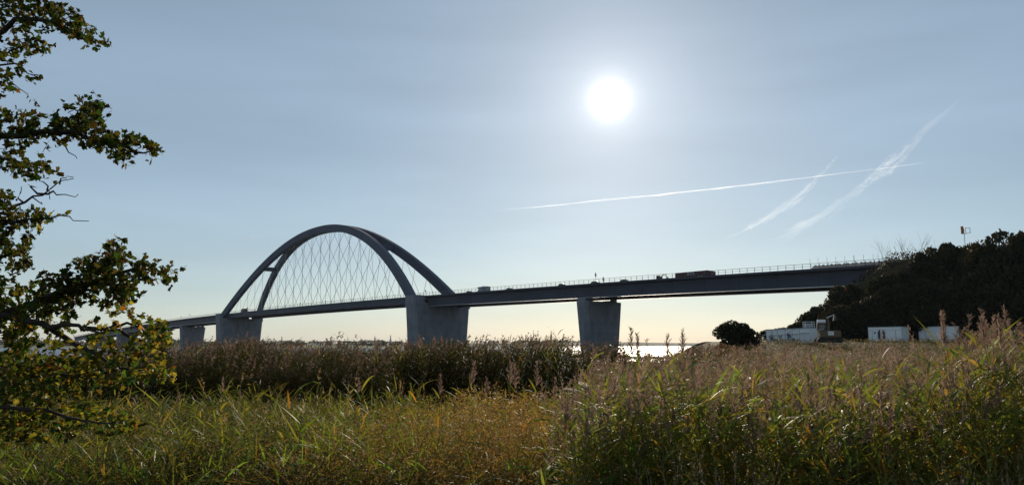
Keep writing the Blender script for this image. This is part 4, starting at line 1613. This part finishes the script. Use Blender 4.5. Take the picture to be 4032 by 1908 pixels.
# 300 leaves nearest to the lens as parts of their own, the rest joined
order = np.argsort(hl_pos[:, 1])
own = order[:300]
rest = order[300:]
TPL = [leaf_template(.25, .12), leaf_template(.45, .25), leaf_template(.1, .3)]
M['leaf_own'] = leaf_mat('hawthorn_leaf_thin', .5, .4, .4, [(0, tuple(GREEN)), (.45, (.075, .09, .02)), (.86, (.11, .11, .02)), (.93, (.3, .2, .03)), (1, (.32, .15, .03))])
tpl_mesh = []
for t_ in TPL:
    m = MB().poly(t_.tolist(), [(0, 1, 6, 7, 8, 12), (1, 2, 3, 4, 5, 6), (12, 8, 9, 10, 11)])
    me = bpy.data.meshes.new('leaf')
    me.from_pydata(m.v, [], m.f)
    me.materials.append(M['leaf_own'])
    tpl_mesh.append(me)
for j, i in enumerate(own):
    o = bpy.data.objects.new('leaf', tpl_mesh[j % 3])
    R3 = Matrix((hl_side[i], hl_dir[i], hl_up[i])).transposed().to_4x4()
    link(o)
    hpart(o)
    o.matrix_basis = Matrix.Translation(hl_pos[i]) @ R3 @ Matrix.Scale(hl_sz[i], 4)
V, Fc, Cc = [], [], []
gl = Geo()
for k in range(3):
    idx = rest[k::3]
    t_ = TPL[k] * 1.0
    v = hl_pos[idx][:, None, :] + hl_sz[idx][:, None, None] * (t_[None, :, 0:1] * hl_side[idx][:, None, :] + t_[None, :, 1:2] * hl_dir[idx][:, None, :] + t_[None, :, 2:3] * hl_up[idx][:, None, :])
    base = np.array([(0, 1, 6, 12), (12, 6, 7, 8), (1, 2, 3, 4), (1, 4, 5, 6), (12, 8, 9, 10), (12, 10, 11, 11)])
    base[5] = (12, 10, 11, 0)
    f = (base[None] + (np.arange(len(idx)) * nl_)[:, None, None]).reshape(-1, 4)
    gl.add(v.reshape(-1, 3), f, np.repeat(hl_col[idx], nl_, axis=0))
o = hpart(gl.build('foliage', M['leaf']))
o['kind'] = 'stuff'
twig_p, twig_d, twig_l = np.array(twig_p), np.array(twig_d), np.array(twig_l)
gt = Geo()
for sd in (np.array([0, .2, 1.0]), np.array([1.0, .3, 0])):
    gt.strips(twig_p, twig_d, twig_l, .0035, np.zeros_like(twig_p), unit(np.cross(twig_d, sd)), 1, np.array([.05, .035, .025]))
o = hpart(gt.build('twigs', M['leaf']))
o['kind'] = 'stuff'
bm_ = MB().sphere((0, 0, 0), (1, 1, 1.1), 8, 6).mesh('berry', M['berry'], True)
sel = rng.choice(len(twig_p), 190, replace=False)
for i in sel:
    o = bpy.data.objects.new('berry', bm_)
    link(o)
    hpart(o)
    p_ = twig_p[i] + twig_d[i] * twig_l[i] + np.array([rng.normal() * .012, rng.normal() * .012, -rng.uniform(.01, .035)])
    o.matrix_basis = Matrix.Translation(p_) @ Matrix.Scale(rng.uniform(.0055, .0075), 4)

# ------------------------------------------------------------------ reeds
LEAFPROF = lambda t: np.interp(t, [0, .12, .35, 1], [.35, .9, 1.0, .04])
PINK = np.array([.20, .15, .118])


def reeds(gl_, gp_, base, H, nleaf, leafL, leafW, nbr, wind, green, plumeL=.26, brW=.010, segs=3, stemW=.007, lean=.06, dry=.12, plume_frac=.8, tmin=.22, droop=.5, spread=.8, pmul=1.0):
    n = len(base)
    ld = np.stack([rng.normal(size=n) * lean + wind[0] * .4, rng.normal(size=n) * lean + wind[1] * .4, np.ones(n)], axis=1)
    ld = unit(ld)
    sbend = np.stack([wind[0] * .25 + rng.normal(size=n) * .06, wind[1] * .25 + rng.normal(size=n) * .06, np.zeros(n)], axis=1)
    stemc = np.array([.11, .095, .04]) * rng.uniform(.7, 1.3, (n, 1)) * min(1.0, green[1] / .095)
    gl_.strips(base, ld, H, stemW, sbend, horiz(rng.uniform(0, PI, n)), 2, stemc, prof=lambda t: 1 - .5 * t)
    # leaves
    N = n * nleaf
    who = np.repeat(np.arange(n), nleaf)
    t = np.tile(np.linspace(tmin, .97, nleaf), n) + rng.normal(size=N) * .03
    p0 = base[who] + ld[who] * (H[who] * t)[:, None] + sbend[who] * (H[who] * t * t)[:, None]
    az = rng.uniform(0, 2 * PI, N)
    el = rng.uniform(.35, 1.15, N)
    d = horiz(az) * np.cos(el)[:, None] + UP * np.sin(el)[:, None]
    bend = np.stack([np.full(N, wind[0]), np.full(N, wind[1]), -droop * rng.uniform(.2, 1.1, N)], axis=1)
    side = unit(np.cross(d, UP) + rng.normal(size=(N, 3)) * .35)
    c = green * rng.uniform(.6, 1.4, (N, 1)) * np.stack([rng.uniform(.8, 1.5, N), np.ones(N), np.ones(N)], axis=1)
    dr = rng.uniform(size=N) < dry
    c[dr] = np.array([.26, .17, .05]) * rng.uniform(.6, 1.3, (dr.sum(), 1))
    gl_.strips(p0, d, leafL * rng.uniform(.55, 1.2, N), leafW * rng.uniform(.6, 1.15, N), bend, side, segs, c, prof=LEAFPROF)
    # plumes
    has = rng.uniform(size=n) < plume_frac
    k = has.sum()
    if k == 0 or nbr == 0:
        return
    tip = (base + ld * H[:, None] + sbend * H[:, None])[has]
    ax = unit(ld[has] + np.array([wind[0] * 1.6, wind[1] * 1.6, 0]) + rng.normal(size=(k, 3)) * .12)
    PL = plumeL * rng.uniform(.7, 1.25, k)
    N = k * nbr
    who = np.repeat(np.arange(k), nbr)
    t = rng.uniform(0, 1, N)
    p0 = tip[who] + ax[who] * (PL[who] * t)[:, None]
    az = rng.uniform(0, 2 * PI, N)
    rd = horiz(az)
    d = unit(ax[who] * .9 + rd * rng.uniform(.25, spread, (N, 1)))
    Lb = PL[who] * rng.uniform(.28, .5, N) * (1.05 - .6 * t)
    bend = np.stack([np.full(N, wind[0] * 1.2), np.full(N, wind[1] * 1.2), -rng.uniform(.05, .5, N)], axis=1)
    side = unit(np.cross(d, rng.normal(size=(N, 3))))
    pc = PINK * pmul * rng.uniform(.65, 1.45, (k, 1))
    pc = pc[who] * rng.uniform(.8, 1.2, (N, 1))
    gp_.strips(p0, d, Lb, brW, bend, side, 2, pc, prof=lambda t_: np.array([.4, 1.0, .35]))


GRN = np.array([.075, .095, .025])
# 1. the dark bank across the middle
gl_, gp_ = Geo(), Geo()
n = 14000
Yb = 25 + 11 * rng.uniform(size=n) ** 1.4
pxb = rng.uniform(-500, 2780, n)
Xb = (pxb - 2016) / 2940 * Yb
top_px = np.interp(pxb, [300, 450, 700, 850, 1000, 1080, 1250, 1420, 1600, 1750, 1900, 2050, 2180, 2240, 2300, 2370, 2430, 2465, 2600, 2690, 2780], [1425, 1410, 1385, 1365, 1355, 1378, 1385, 1390, 1368, 1360, 1366, 1352, 1350, 1375, 1385, 1372, 1384, 1424, 1430, 1402, 1388])
zt_ = CAM_H - (top_px - 1360) / 2940 * 27 + rng.normal(size=n) * .15 - .2 + .2 * np.clip(vnoise(Xb, Yb, 1.7, 75), -1, 1)
H = np.maximum(.8, zt_ - gz(Xb, Yb))
base = np.stack([Xb, Yb, gz(Xb, Yb)], axis=1)
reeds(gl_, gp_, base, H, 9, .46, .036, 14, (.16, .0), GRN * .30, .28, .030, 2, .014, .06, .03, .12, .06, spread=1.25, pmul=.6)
# sloping front of the bank at the left
n = 2600
Yb = rng.uniform(21.5, 25, n)
pxb = rng.uniform(380, 1540, n)
Xb = (pxb - 2016) / 2940 * Yb
hh = np.interp(Yb, [21.5, 23, 25], [1.1, 1.6, 1.8]) * rng.uniform(.75, 1.1, n) * (1 + .12 * np.sin(Xb * 1.9) + .08 * np.sin(Xb * 4.3))
base = np.stack([Xb, Yb, gz(Xb, Yb)], axis=1)
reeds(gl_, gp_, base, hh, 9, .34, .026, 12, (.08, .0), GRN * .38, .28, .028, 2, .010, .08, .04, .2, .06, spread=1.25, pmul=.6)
bank = empty('reed_bank', (0, 26, 1.0))
tag(bank, 'dense dark bank of tall reeds across the middle before the water', 'reeds', None, 'stuff')
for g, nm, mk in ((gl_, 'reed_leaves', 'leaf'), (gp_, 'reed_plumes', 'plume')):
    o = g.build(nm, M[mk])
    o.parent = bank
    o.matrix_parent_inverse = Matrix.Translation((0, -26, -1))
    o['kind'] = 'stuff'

# 2. the big stand on the right, near to far
gl_, gp_ = Geo(), Geo()


def right_stand(n, y0, y1, px0, px1, nleaf, nbr, leafW, brW, leafL, segs, topz=2.58, dry=.14, pl=.26, pf=.45, dim=1.0):
    Yb = rng.uniform(y0, y1, n)
    pxb = rng.uniform(px0, px1, n)
    Xb = (pxb - 2016) / 2940 * Yb
    zt_ = topz + rng.normal(size=n) * .13 + .50 * sstep(3560, 3990, pxb) * (Yb < 14) - .5 * (1 - sstep(2200, 2420, pxb + 70 * np.clip(vnoise(Xb, Yb, .9, 77), -1, 1)))
    zt_ = zt_ + np.clip(.010 * (Yb - 18), 0, .42) * (pxb > 2700)
    zt_ = zt_ + .27 * np.clip(vnoise(Xb, Yb, 2.1, 71), -1, .7)
    kk = rng.uniform(size=n) < (.25 + .75 * sstep(2180, 2440, pxb + 80 * np.clip(vnoise(Xb, Yb, .8, 78), -1, 1))) * (.75 + .9 * np.clip(vnoise(Xb, Yb, 1.2 + y0 * .05, 72), -1, 1))
    Xb, Yb, zt_ = Xb[kk], Yb[kk], zt_[kk]
    zg = gz(Xb, Yb)
    H = np.clip(zt_ - zg - pl * .8, .5, 3.2)
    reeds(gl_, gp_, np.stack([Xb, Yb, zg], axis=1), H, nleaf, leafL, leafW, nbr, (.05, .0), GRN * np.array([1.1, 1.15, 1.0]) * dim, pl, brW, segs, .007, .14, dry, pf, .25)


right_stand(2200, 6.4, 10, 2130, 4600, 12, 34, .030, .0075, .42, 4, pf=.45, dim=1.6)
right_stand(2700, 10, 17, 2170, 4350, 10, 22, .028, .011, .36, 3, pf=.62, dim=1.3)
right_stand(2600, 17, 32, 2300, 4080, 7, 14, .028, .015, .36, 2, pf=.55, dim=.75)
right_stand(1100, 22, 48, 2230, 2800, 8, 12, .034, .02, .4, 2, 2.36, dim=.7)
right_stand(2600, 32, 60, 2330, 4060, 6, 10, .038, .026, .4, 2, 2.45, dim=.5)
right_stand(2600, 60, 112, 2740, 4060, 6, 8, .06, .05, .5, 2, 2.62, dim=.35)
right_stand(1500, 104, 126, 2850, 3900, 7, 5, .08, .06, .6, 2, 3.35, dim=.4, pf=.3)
stand = empty('reed_stand', (9, 10, 1.3))
tag(stand, 'broad stand of pinkish plumed reeds filling the right half', 'reeds', None, 'stuff')
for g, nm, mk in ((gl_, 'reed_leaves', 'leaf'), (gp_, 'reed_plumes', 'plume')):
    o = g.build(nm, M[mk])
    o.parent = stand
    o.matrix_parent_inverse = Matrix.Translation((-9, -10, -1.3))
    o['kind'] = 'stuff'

# 3. single reeds one can pick out
def reed_proto(seed, H, nleaf, leafL, leafW, plume, green):
    global rng
    keep = rng
    rng = np.random.default_rng(seed)
    e = bpy.data.objects.new('reed_plant', None)
    ld = unit(np.array([[rng.normal() * .08, rng.normal() * .05, 1.0]]))[0]
    m = MB().tube([(0, 0, 0), tuple(ld * H * .5), tuple(ld * H + np.array([.02, 0, 0]))], [.0045, .0038, .002], 5)
    st = bpy.data.objects.new('stem', m.mesh('stem', M['reedstem']))
    st.parent = e
    kids = [st]
    for k in range(nleaf):
        t = .3 + .66 * k / max(1, nleaf - 1)
        az = (k % 2) * PI + rng.normal() * .7
        el = rng.uniform(.55, 1.15)
        d = np.array([[math.cos(az) * math.cos(el), math.sin(az) * math.cos(el) * .7, math.sin(el)]])
        d = unit(d)
        g = Geo()
        c = green * rng.uniform(.75, 1.5) * np.array([rng.uniform(.9, 1.7), 1, 1])
        if rng.uniform() < .1:
            c = np.array([.34, .17, .03])
        g.strips(np.array([ld * H * t]), d, np.array([leafL * rng.uniform(.7, 1.15) * (1.1 - .4 * abs(t - .6))]), np.array([leafW * rng.uniform(.8, 1.1)]), np.array([[.06, 0, -rng.uniform(.1, .55)]]),
                 unit(np.cross(d, UP) + rng.normal(size=(1, 3)) * .3), 5, c[None], prof=LEAFPROF)
        o = bpy.data.objects.new('leaf', g.mesh('leaf', M['leaf']))
        o.parent = e
        kids.append(o)
    if plume:
        g = Geo()
        nb = 60
        t = rng.uniform(0, 1, nb)
        tip = ld * H
        PL = plume
        ax = unit(ld + np.array([.12, 0, 0]))
        p0 = tip + ax * (PL * t)[:, None]
        d = unit(ax * .95 + horiz(rng.uniform(0, 2 * PI, nb)) * rng.uniform(.2, .65, (nb, 1)))
        g.strips(p0, d, PL * rng.uniform(.3, .5, nb) * (1.05 - .65 * t), .0075, np.stack([np.full(nb, .08), np.zeros(nb), -rng.uniform(.05, .35, nb)], axis=1),
                 unit(np.cross(d, rng.normal(size=(nb, 3)))), 3, PINK * rng.uniform(.7, 1.4, (nb, 1)), prof=lambda t_: np.array([.4, 1, .9, .3]))
        o = bpy.data.objects.new('plume', g.mesh('plume', M['plume']))
        o.parent = e
        kids.append(o)
    rng = keep
    return e, kids


M['reedstem'] = mat('reed_stem', (.13, .11, .04), .6)


def place_reed(proto, H0, px, top_py, Y, label, group, rz=None):
    e0, kids = proto
    t = P(px, top_py, Y)
    zg = float(gz(t.x, t.y))
    sc_ = max(.5, (t.z - zg) / H0)
    e = bpy.data.objects.new('reed_plant', None)
    e.location = (t.x, t.y, zg)
    w_ = min(1.15, max(.85, sc_))
    e.scale = (w_, w_, sc_)
    e.rotation_euler = (0, 0, random.uniform(-.6, .6) if rz is None else rz)
    link(e)
    for k in kids:
        c = k.copy()
        c.parent = e
        C.objects.link(c)
    tag(e, label, 'reed', group)


LG = np.array([.10, .14, .025])
young = [(reed_proto(100 + i, 1.0, 7, .42, .032, 0, LG * 1.3), 1.0) for i in range(5)]
plumed = [(reed_proto(120 + i, 1.0, 6, .30, .022, .24, LG), 1.22) for i in range(5)]
tall = [(reed_proto(140 + i, 1.4, 8, .42, .031, .26, LG * 1.15), 1.64) for i in range(6)]
gA = 'young leafy reeds in the meadow'
for i, (px, py, Y, lb) in enumerate(((745, 1640, 8.6, 'leafy green reed shoot farthest left in the meadow'), (905, 1600, 8.9, 'leafy green reed shoot second from the left in the meadow'), (1120, 1560, 9.3, 'leafy green reed shoot with two crossing leaves before the dark bank'),
                                     (1175, 1610, 8.4, 'leafy green reed shoot with one upright blade in the meadow centre'), (1405, 1520, 9.0, 'tallest leafy green reed shoot before the dark bank'), (1345, 1600, 8.6, 'short leafy reed shoot left of the tallest one'),
                                     (1655, 1520, 9.0, 'leafy reed shoot with a fork of two leaves right of the centre'), (1700, 1640, 8.3, 'leafy reed shoot with orange blade low in the meadow'), (560, 1700, 8.8, 'leafy reed shoot under the hawthorn branch'), (300, 1760, 8.2, 'lowest leafy reed shoot at the left bottom'))):
    place_reed(young[i % 5][0], young[i % 5][1], px, py, Y, lb, gA)
gB = 'plumed reeds in the meadow'
for i, (px, py, Y, lb) in enumerate(((715, 1545, 11, 'short pink plumed reed left in the meadow'), (885, 1490, 12, 'pink plumed reed before the left bank'), (1450, 1490, 12, 'pink plumed reed before the darkest reeds'), (1757, 1480, 9.5, 'plumed reed with two green leaves spreading below'),
                                     (1862, 1430, 9.2, 'leftmost of the tall plumed reeds over the brown weeds'), (1935, 1485, 9.0, 'short plumed reed between the taller ones'), (2005, 1436, 9.4, 'plumed reed second from left over the brown weeds'),
                                     (2082, 1438, 9.2, 'plumed reed third from left over the brown weeds'), (2140, 1432, 9.0, 'plumed reed rightmost over the brown weeds'), (2190, 1495, 8.6, 'low plumed reed leaning at the edge of the right stand'))):
    place_reed(plumed[i % 5][0], plumed[i % 5][1], px, py, Y, lb, gB)
gC = 'tall reeds rising above the right stand'
for i, (px, py, Y, lb) in enumerate(((2560, 1298, 8.2, 'tall dark plumed reed against the glittering water'), (2585, 1315, 8.3, 'second dark plumed reed beside the tall one over the glitter'), (2648, 1322, 8.4, 'thin dark plumed reed right of the glitter'), (2728, 1298, 8.4, 'dark plumed reed left of the low shrubs'),
                                     (3725, 1235, 7.6, 'lone pale plume before the dark hill beside the last container'), (3790, 1265, 7.4, 'plumed reed overlapping the right end of the container'), (3965, 1225, 7.0, 'tallest plumed reed near the right edge'), (3900, 1290, 7.0, 'plumed reed left of the tallest one at the right edge'))):
    place_reed(tall[i % 6][0], tall[i % 6][1], px, py, Y, lb, gC)
rr = random.Random(9)
for i in range(120):
    px = rr.uniform(2260, 4030)
    Y = rr.uniform(6.2, 7.6)
    zt = 2.42 + rr.gauss(0, .12) + .42 * float(sstep(3600, 3990, px))
    py = 1360 - (zt - 3) / Y * 2940
    place_reed(tall[i % 6][0], tall[i % 6][1], px, py, Y, 'leafy plumed reed in the front row of the right stand', 'front row reeds of the right stand')
for i in range(60):
    px = rr.uniform(650, 2240)
    top = np.interp(px, [650, 850, 1000, 1080, 1250, 1420, 1600, 1750, 1900, 2050, 2180, 2240], [1385, 1350, 1338, 1360, 1365, 1370, 1345, 1338, 1342, 1330, 1328, 1365]) + rr.gauss(0, 12)
    place_reed(tall[i % 6][0], tall[i % 6][1], px, float(top), rr.uniform(24, 27), 'drooping plumed reed standing up out of the dark bank', 'reeds standing out of the dark bank')

# ------------------------------------------------------------------ meadow grass, weeds
g = Geo()
n = 34000
Yb = 7.6 + 17 * rng.uniform(size=n) ** 1.25
pxb = rng.uniform(-600, 2330, n)
Xb = (pxb - 2016) / 2940 * Yb
clump = np.clip(vnoise(Xb, Yb, 1.1, 61), -1, 1)
hue = np.clip(vnoise(Xb, Yb, 2.3, 62), -1, 1)
keep = rng.uniform(size=n) < (.22 + .75 * (clump > -.15)) * (1 - .6 * ((pxb > 1740) & (pxb < 2280)))
Xb, Yb, clump, hue = Xb[keep], Yb[keep], clump[keep], hue[keep]
n = len(Xb)
base = np.stack([Xb, Yb, gz(Xb, Yb)], axis=1)
az = rng.uniform(0, 2 * PI, n)
el = rng.uniform(.6, 1.5, n)
d = horiz(az) * np.cos(el)[:, None] + UP * np.sin(el)[:, None]
Hh = rng.uniform(.22, .66, n) * (1 + .7 * clump)
bend = horiz(az) * rng.uniform(.0, .6, (n, 1)) - UP * rng.uniform(0, .5, (n, 1))
mixv = np.clip(.52 + .5 * hue + .25 * (Xb < -.17 * Yb) + rng.normal(size=n) * .3, 0, 1)[:, None]
c = (np.array([.095, .12, .024]) * mixv + np.array([.17, .118, .045]) * (1 - mixv)) * rng.uniform(.35, 1.5, (n, 1))
pale = rng.uniform(size=n) < .02
c[pale] = np.array([.5, .45, .32])
g.strips(base, d, Hh, rng.uniform(.007, .02, n) * (1 + Yb / 30), bend, unit(np.cross(d, rng.normal(size=(n, 3)))), 3, c, prof=lambda t: np.array([.7, 1, .7, .05]))
# broader curling blades
n = 7500
Yb = 7.6 + 9 * rng.uniform(size=n) ** 1.3
pxb = rng.uniform(-500, 2300, n)
Xb = (pxb - 2016) / 2940 * Yb
cl2 = vnoise(Xb, Yb, 1.6, 63)
k_ = cl2 > -.1
Xb, Yb = Xb[k_], Yb[k_]
n = len(Xb)
base = np.stack([Xb, Yb, gz(Xb, Yb) + rng.uniform(0, .45, n)], axis=1)
az = rng.uniform(0, 2 * PI, n)
el = rng.uniform(.1, 1.4, n)
d = horiz(az) * np.cos(el)[:, None] + UP * np.sin(el)[:, None]
c = np.array([.13, .20, .03]) * rng.uniform(.5, 1.5, (n, 1))
o_ = rng.uniform(size=n) < .3
c[o_] = np.array([.24, .15, .04]) * rng.uniform(.5, 1.3, (o_.sum(), 1))
g.strips(base, d, rng.uniform(.2, .5, n), rng.uniform(.016, .032, n), -UP * rng.uniform(.1, .6, (n, 1)), unit(np.cross(d, UP) + rng.normal(size=(n, 3)) * .4), 4, c, prof=LEAFPROF)
# scattered young reed shoots with crossing blades
n = 900
Yb = 7.8 + 11 * rng.uniform(size=n) ** 1.2
pxb = rng.uniform(-100, 2250, n)
Xb = (pxb - 2016) / 2940 * Yb
kk = vnoise(Xb, Yb, 2.4, 81) > -.25
Xb, Yb = Xb[kk], Yb[kk]
reeds(g, g, np.stack([Xb, Yb, gz(Xb, Yb)], axis=1), rng.uniform(.4, 1.05, len(Xb)), 7, .38, .026, 16, (.04, .0), np.array([.11, .145, .026]), .2, .009, 4, .007, .16, .16, .22, .2)
tag(g.build('meadow_grass', M['leaf']), 'mixed green and tan rough grass in the foreground meadow', 'grass', None, 'stuff')


def weeds(name, n, px0, px1, y0, y1, h0, h1, col, flakes, fs, label, prof=None):
    g = Geo()
    Yb = rng.uniform(y0, y1, n)
    pxb = rng.normal((px0 + px1) / 2, (px1 - px0) / 4, n)
    Xb = (pxb - 2016) / 2940 * Yb
    base = np.stack([Xb, Yb, gz(Xb, Yb)], axis=1)
    H = rng.uniform(h0, h1, n) * np.exp(-((pxb - (px0 + px1) / 2) / (px1 - px0)) ** 2 * 1.5)
    ld = unit(np.stack([rng.normal(size=n) * .12, rng.normal(size=n) * .12, np.ones(n)], axis=1))
    g.strips(base, ld, H, .006, np.zeros((n, 3)), horiz(rng.uniform(0, PI, n)), 1, np.array(col) * .6)
    N = n * flakes
    who = np.repeat(np.arange(n), flakes)
    t = rng.uniform(.25, 1.05, N)
    sp = .16 * (1.1 - t) + .05
    p_ = base[who] + ld[who] * (H[who] * t)[:, None] + rng.normal(size=(N, 3)) * sp[:, None] * np.array([1, 1, .6])
    u = rand_dir(N)
    v = unit(np.cross(u, rng.normal(size=(N, 3))))
    s_ = rng.uniform(.4, 1.3, (N, 1)) * fs
    g.quads(p_, u * s_, v * s_ * .55, np.array(col) * rng.uniform(.5, 1.5, (N, 1)) * np.stack([np.ones(N), rng.uniform(.8, 1.3, N), np.ones(N)], axis=1))
    tag(g.build(name, M['leaf']), label, 'weeds', None, 'stuff')


weeds('brown_weeds', 360, 1500, 2480, 7.8, 13, .4, 1.15, (.205, .125, .056), 150, .015, 'orange-brown seeding weeds in the middle foreground')
weeds('brown_weed_patch', 200, 700, 2000, 7.4, 10.5, .35, .7, (.16, .10, .05), 150, .013, 'low brown seed heads along the bottom of the meadow')
weeds('green_weeds', 380, 300, 1700, 8.2, 13, .35, .62, (.09, .115, .025), 130, .016, 'small green herbs mixed into the meadow')
weeds('olive_weeds', 620, -200, 1700, 8.2, 16, .3, .8, (.06, .058, .024), 110, .02, 'dull olive herbs under the hawthorn and before the bank')
# pale dry grass ears in front of the dark reeds
g = Geo()
n = 150
Yb = rng.uniform(5.6, 6.3, n)
pxb = np.where(rng.uniform(size=n) < .5, rng.uniform(2560, 3000, n), rng.uniform(3650, 4030, n))
Xb = (pxb - 2016) / 2940 * Yb
base = np.stack([Xb, Yb, gz(Xb, Yb)], axis=1)
ld = unit(np.stack([rng.normal(size=n) * .25, rng.normal(size=n) * .1, np.ones(n)], axis=1))
H = rng.uniform(.45, .8, n)
g.strips(base, ld, H, .003, np.zeros((n, 3)), horiz(rng.uniform(0, PI, n)), 2, np.array([.3, .25, .15]))
N = n * 14
who = np.repeat(np.arange(n), 14)
t = rng.uniform(.78, 1.05, N)
p_ = base[who] + ld[who] * (H[who] * t)[:, None]
d = unit(ld[who] + rng.normal(size=(N, 3)) * .35)
g.strips(p_, d, rng.uniform(.015, .035, N), .006, np.zeros((N, 3)), unit(np.cross(d, rng.normal(size=(N, 3)))), 1, np.array([.35, .28, .18]) * rng.uniform(.6, 1.2, (N, 1)))
tag(g.build('dry_grass_ears', M['plume']), 'thin pale dry grass ears before the shaded reeds', 'grass', None, 'stuff')

# ------------------------------------------------------------------ haze over the water
hz = MB().box((0, 3500, 38.5), (16000, 9000, 83))
mt = bpy.data.materials.new('haze_air')
mt.use_nodes = True
nn = mt.node_tree.nodes
nn.clear()
pv = nn.new('ShaderNodeVolumePrincipled')
pv.inputs['Color'].default_value = (.80, .86, .95, 1)
pv.inputs['Density'].default_value = 5e-5
pv.inputs['Anisotropy'].default_value = .0
out = nn.new('ShaderNodeOutputMaterial')
mt.node_tree.links.new(pv.outputs[0], out.inputs['Volume'])
o = hz.build('haze', mt)
tag(o, 'thin sea haze lying over the whole sound', None, None, 'stuff')
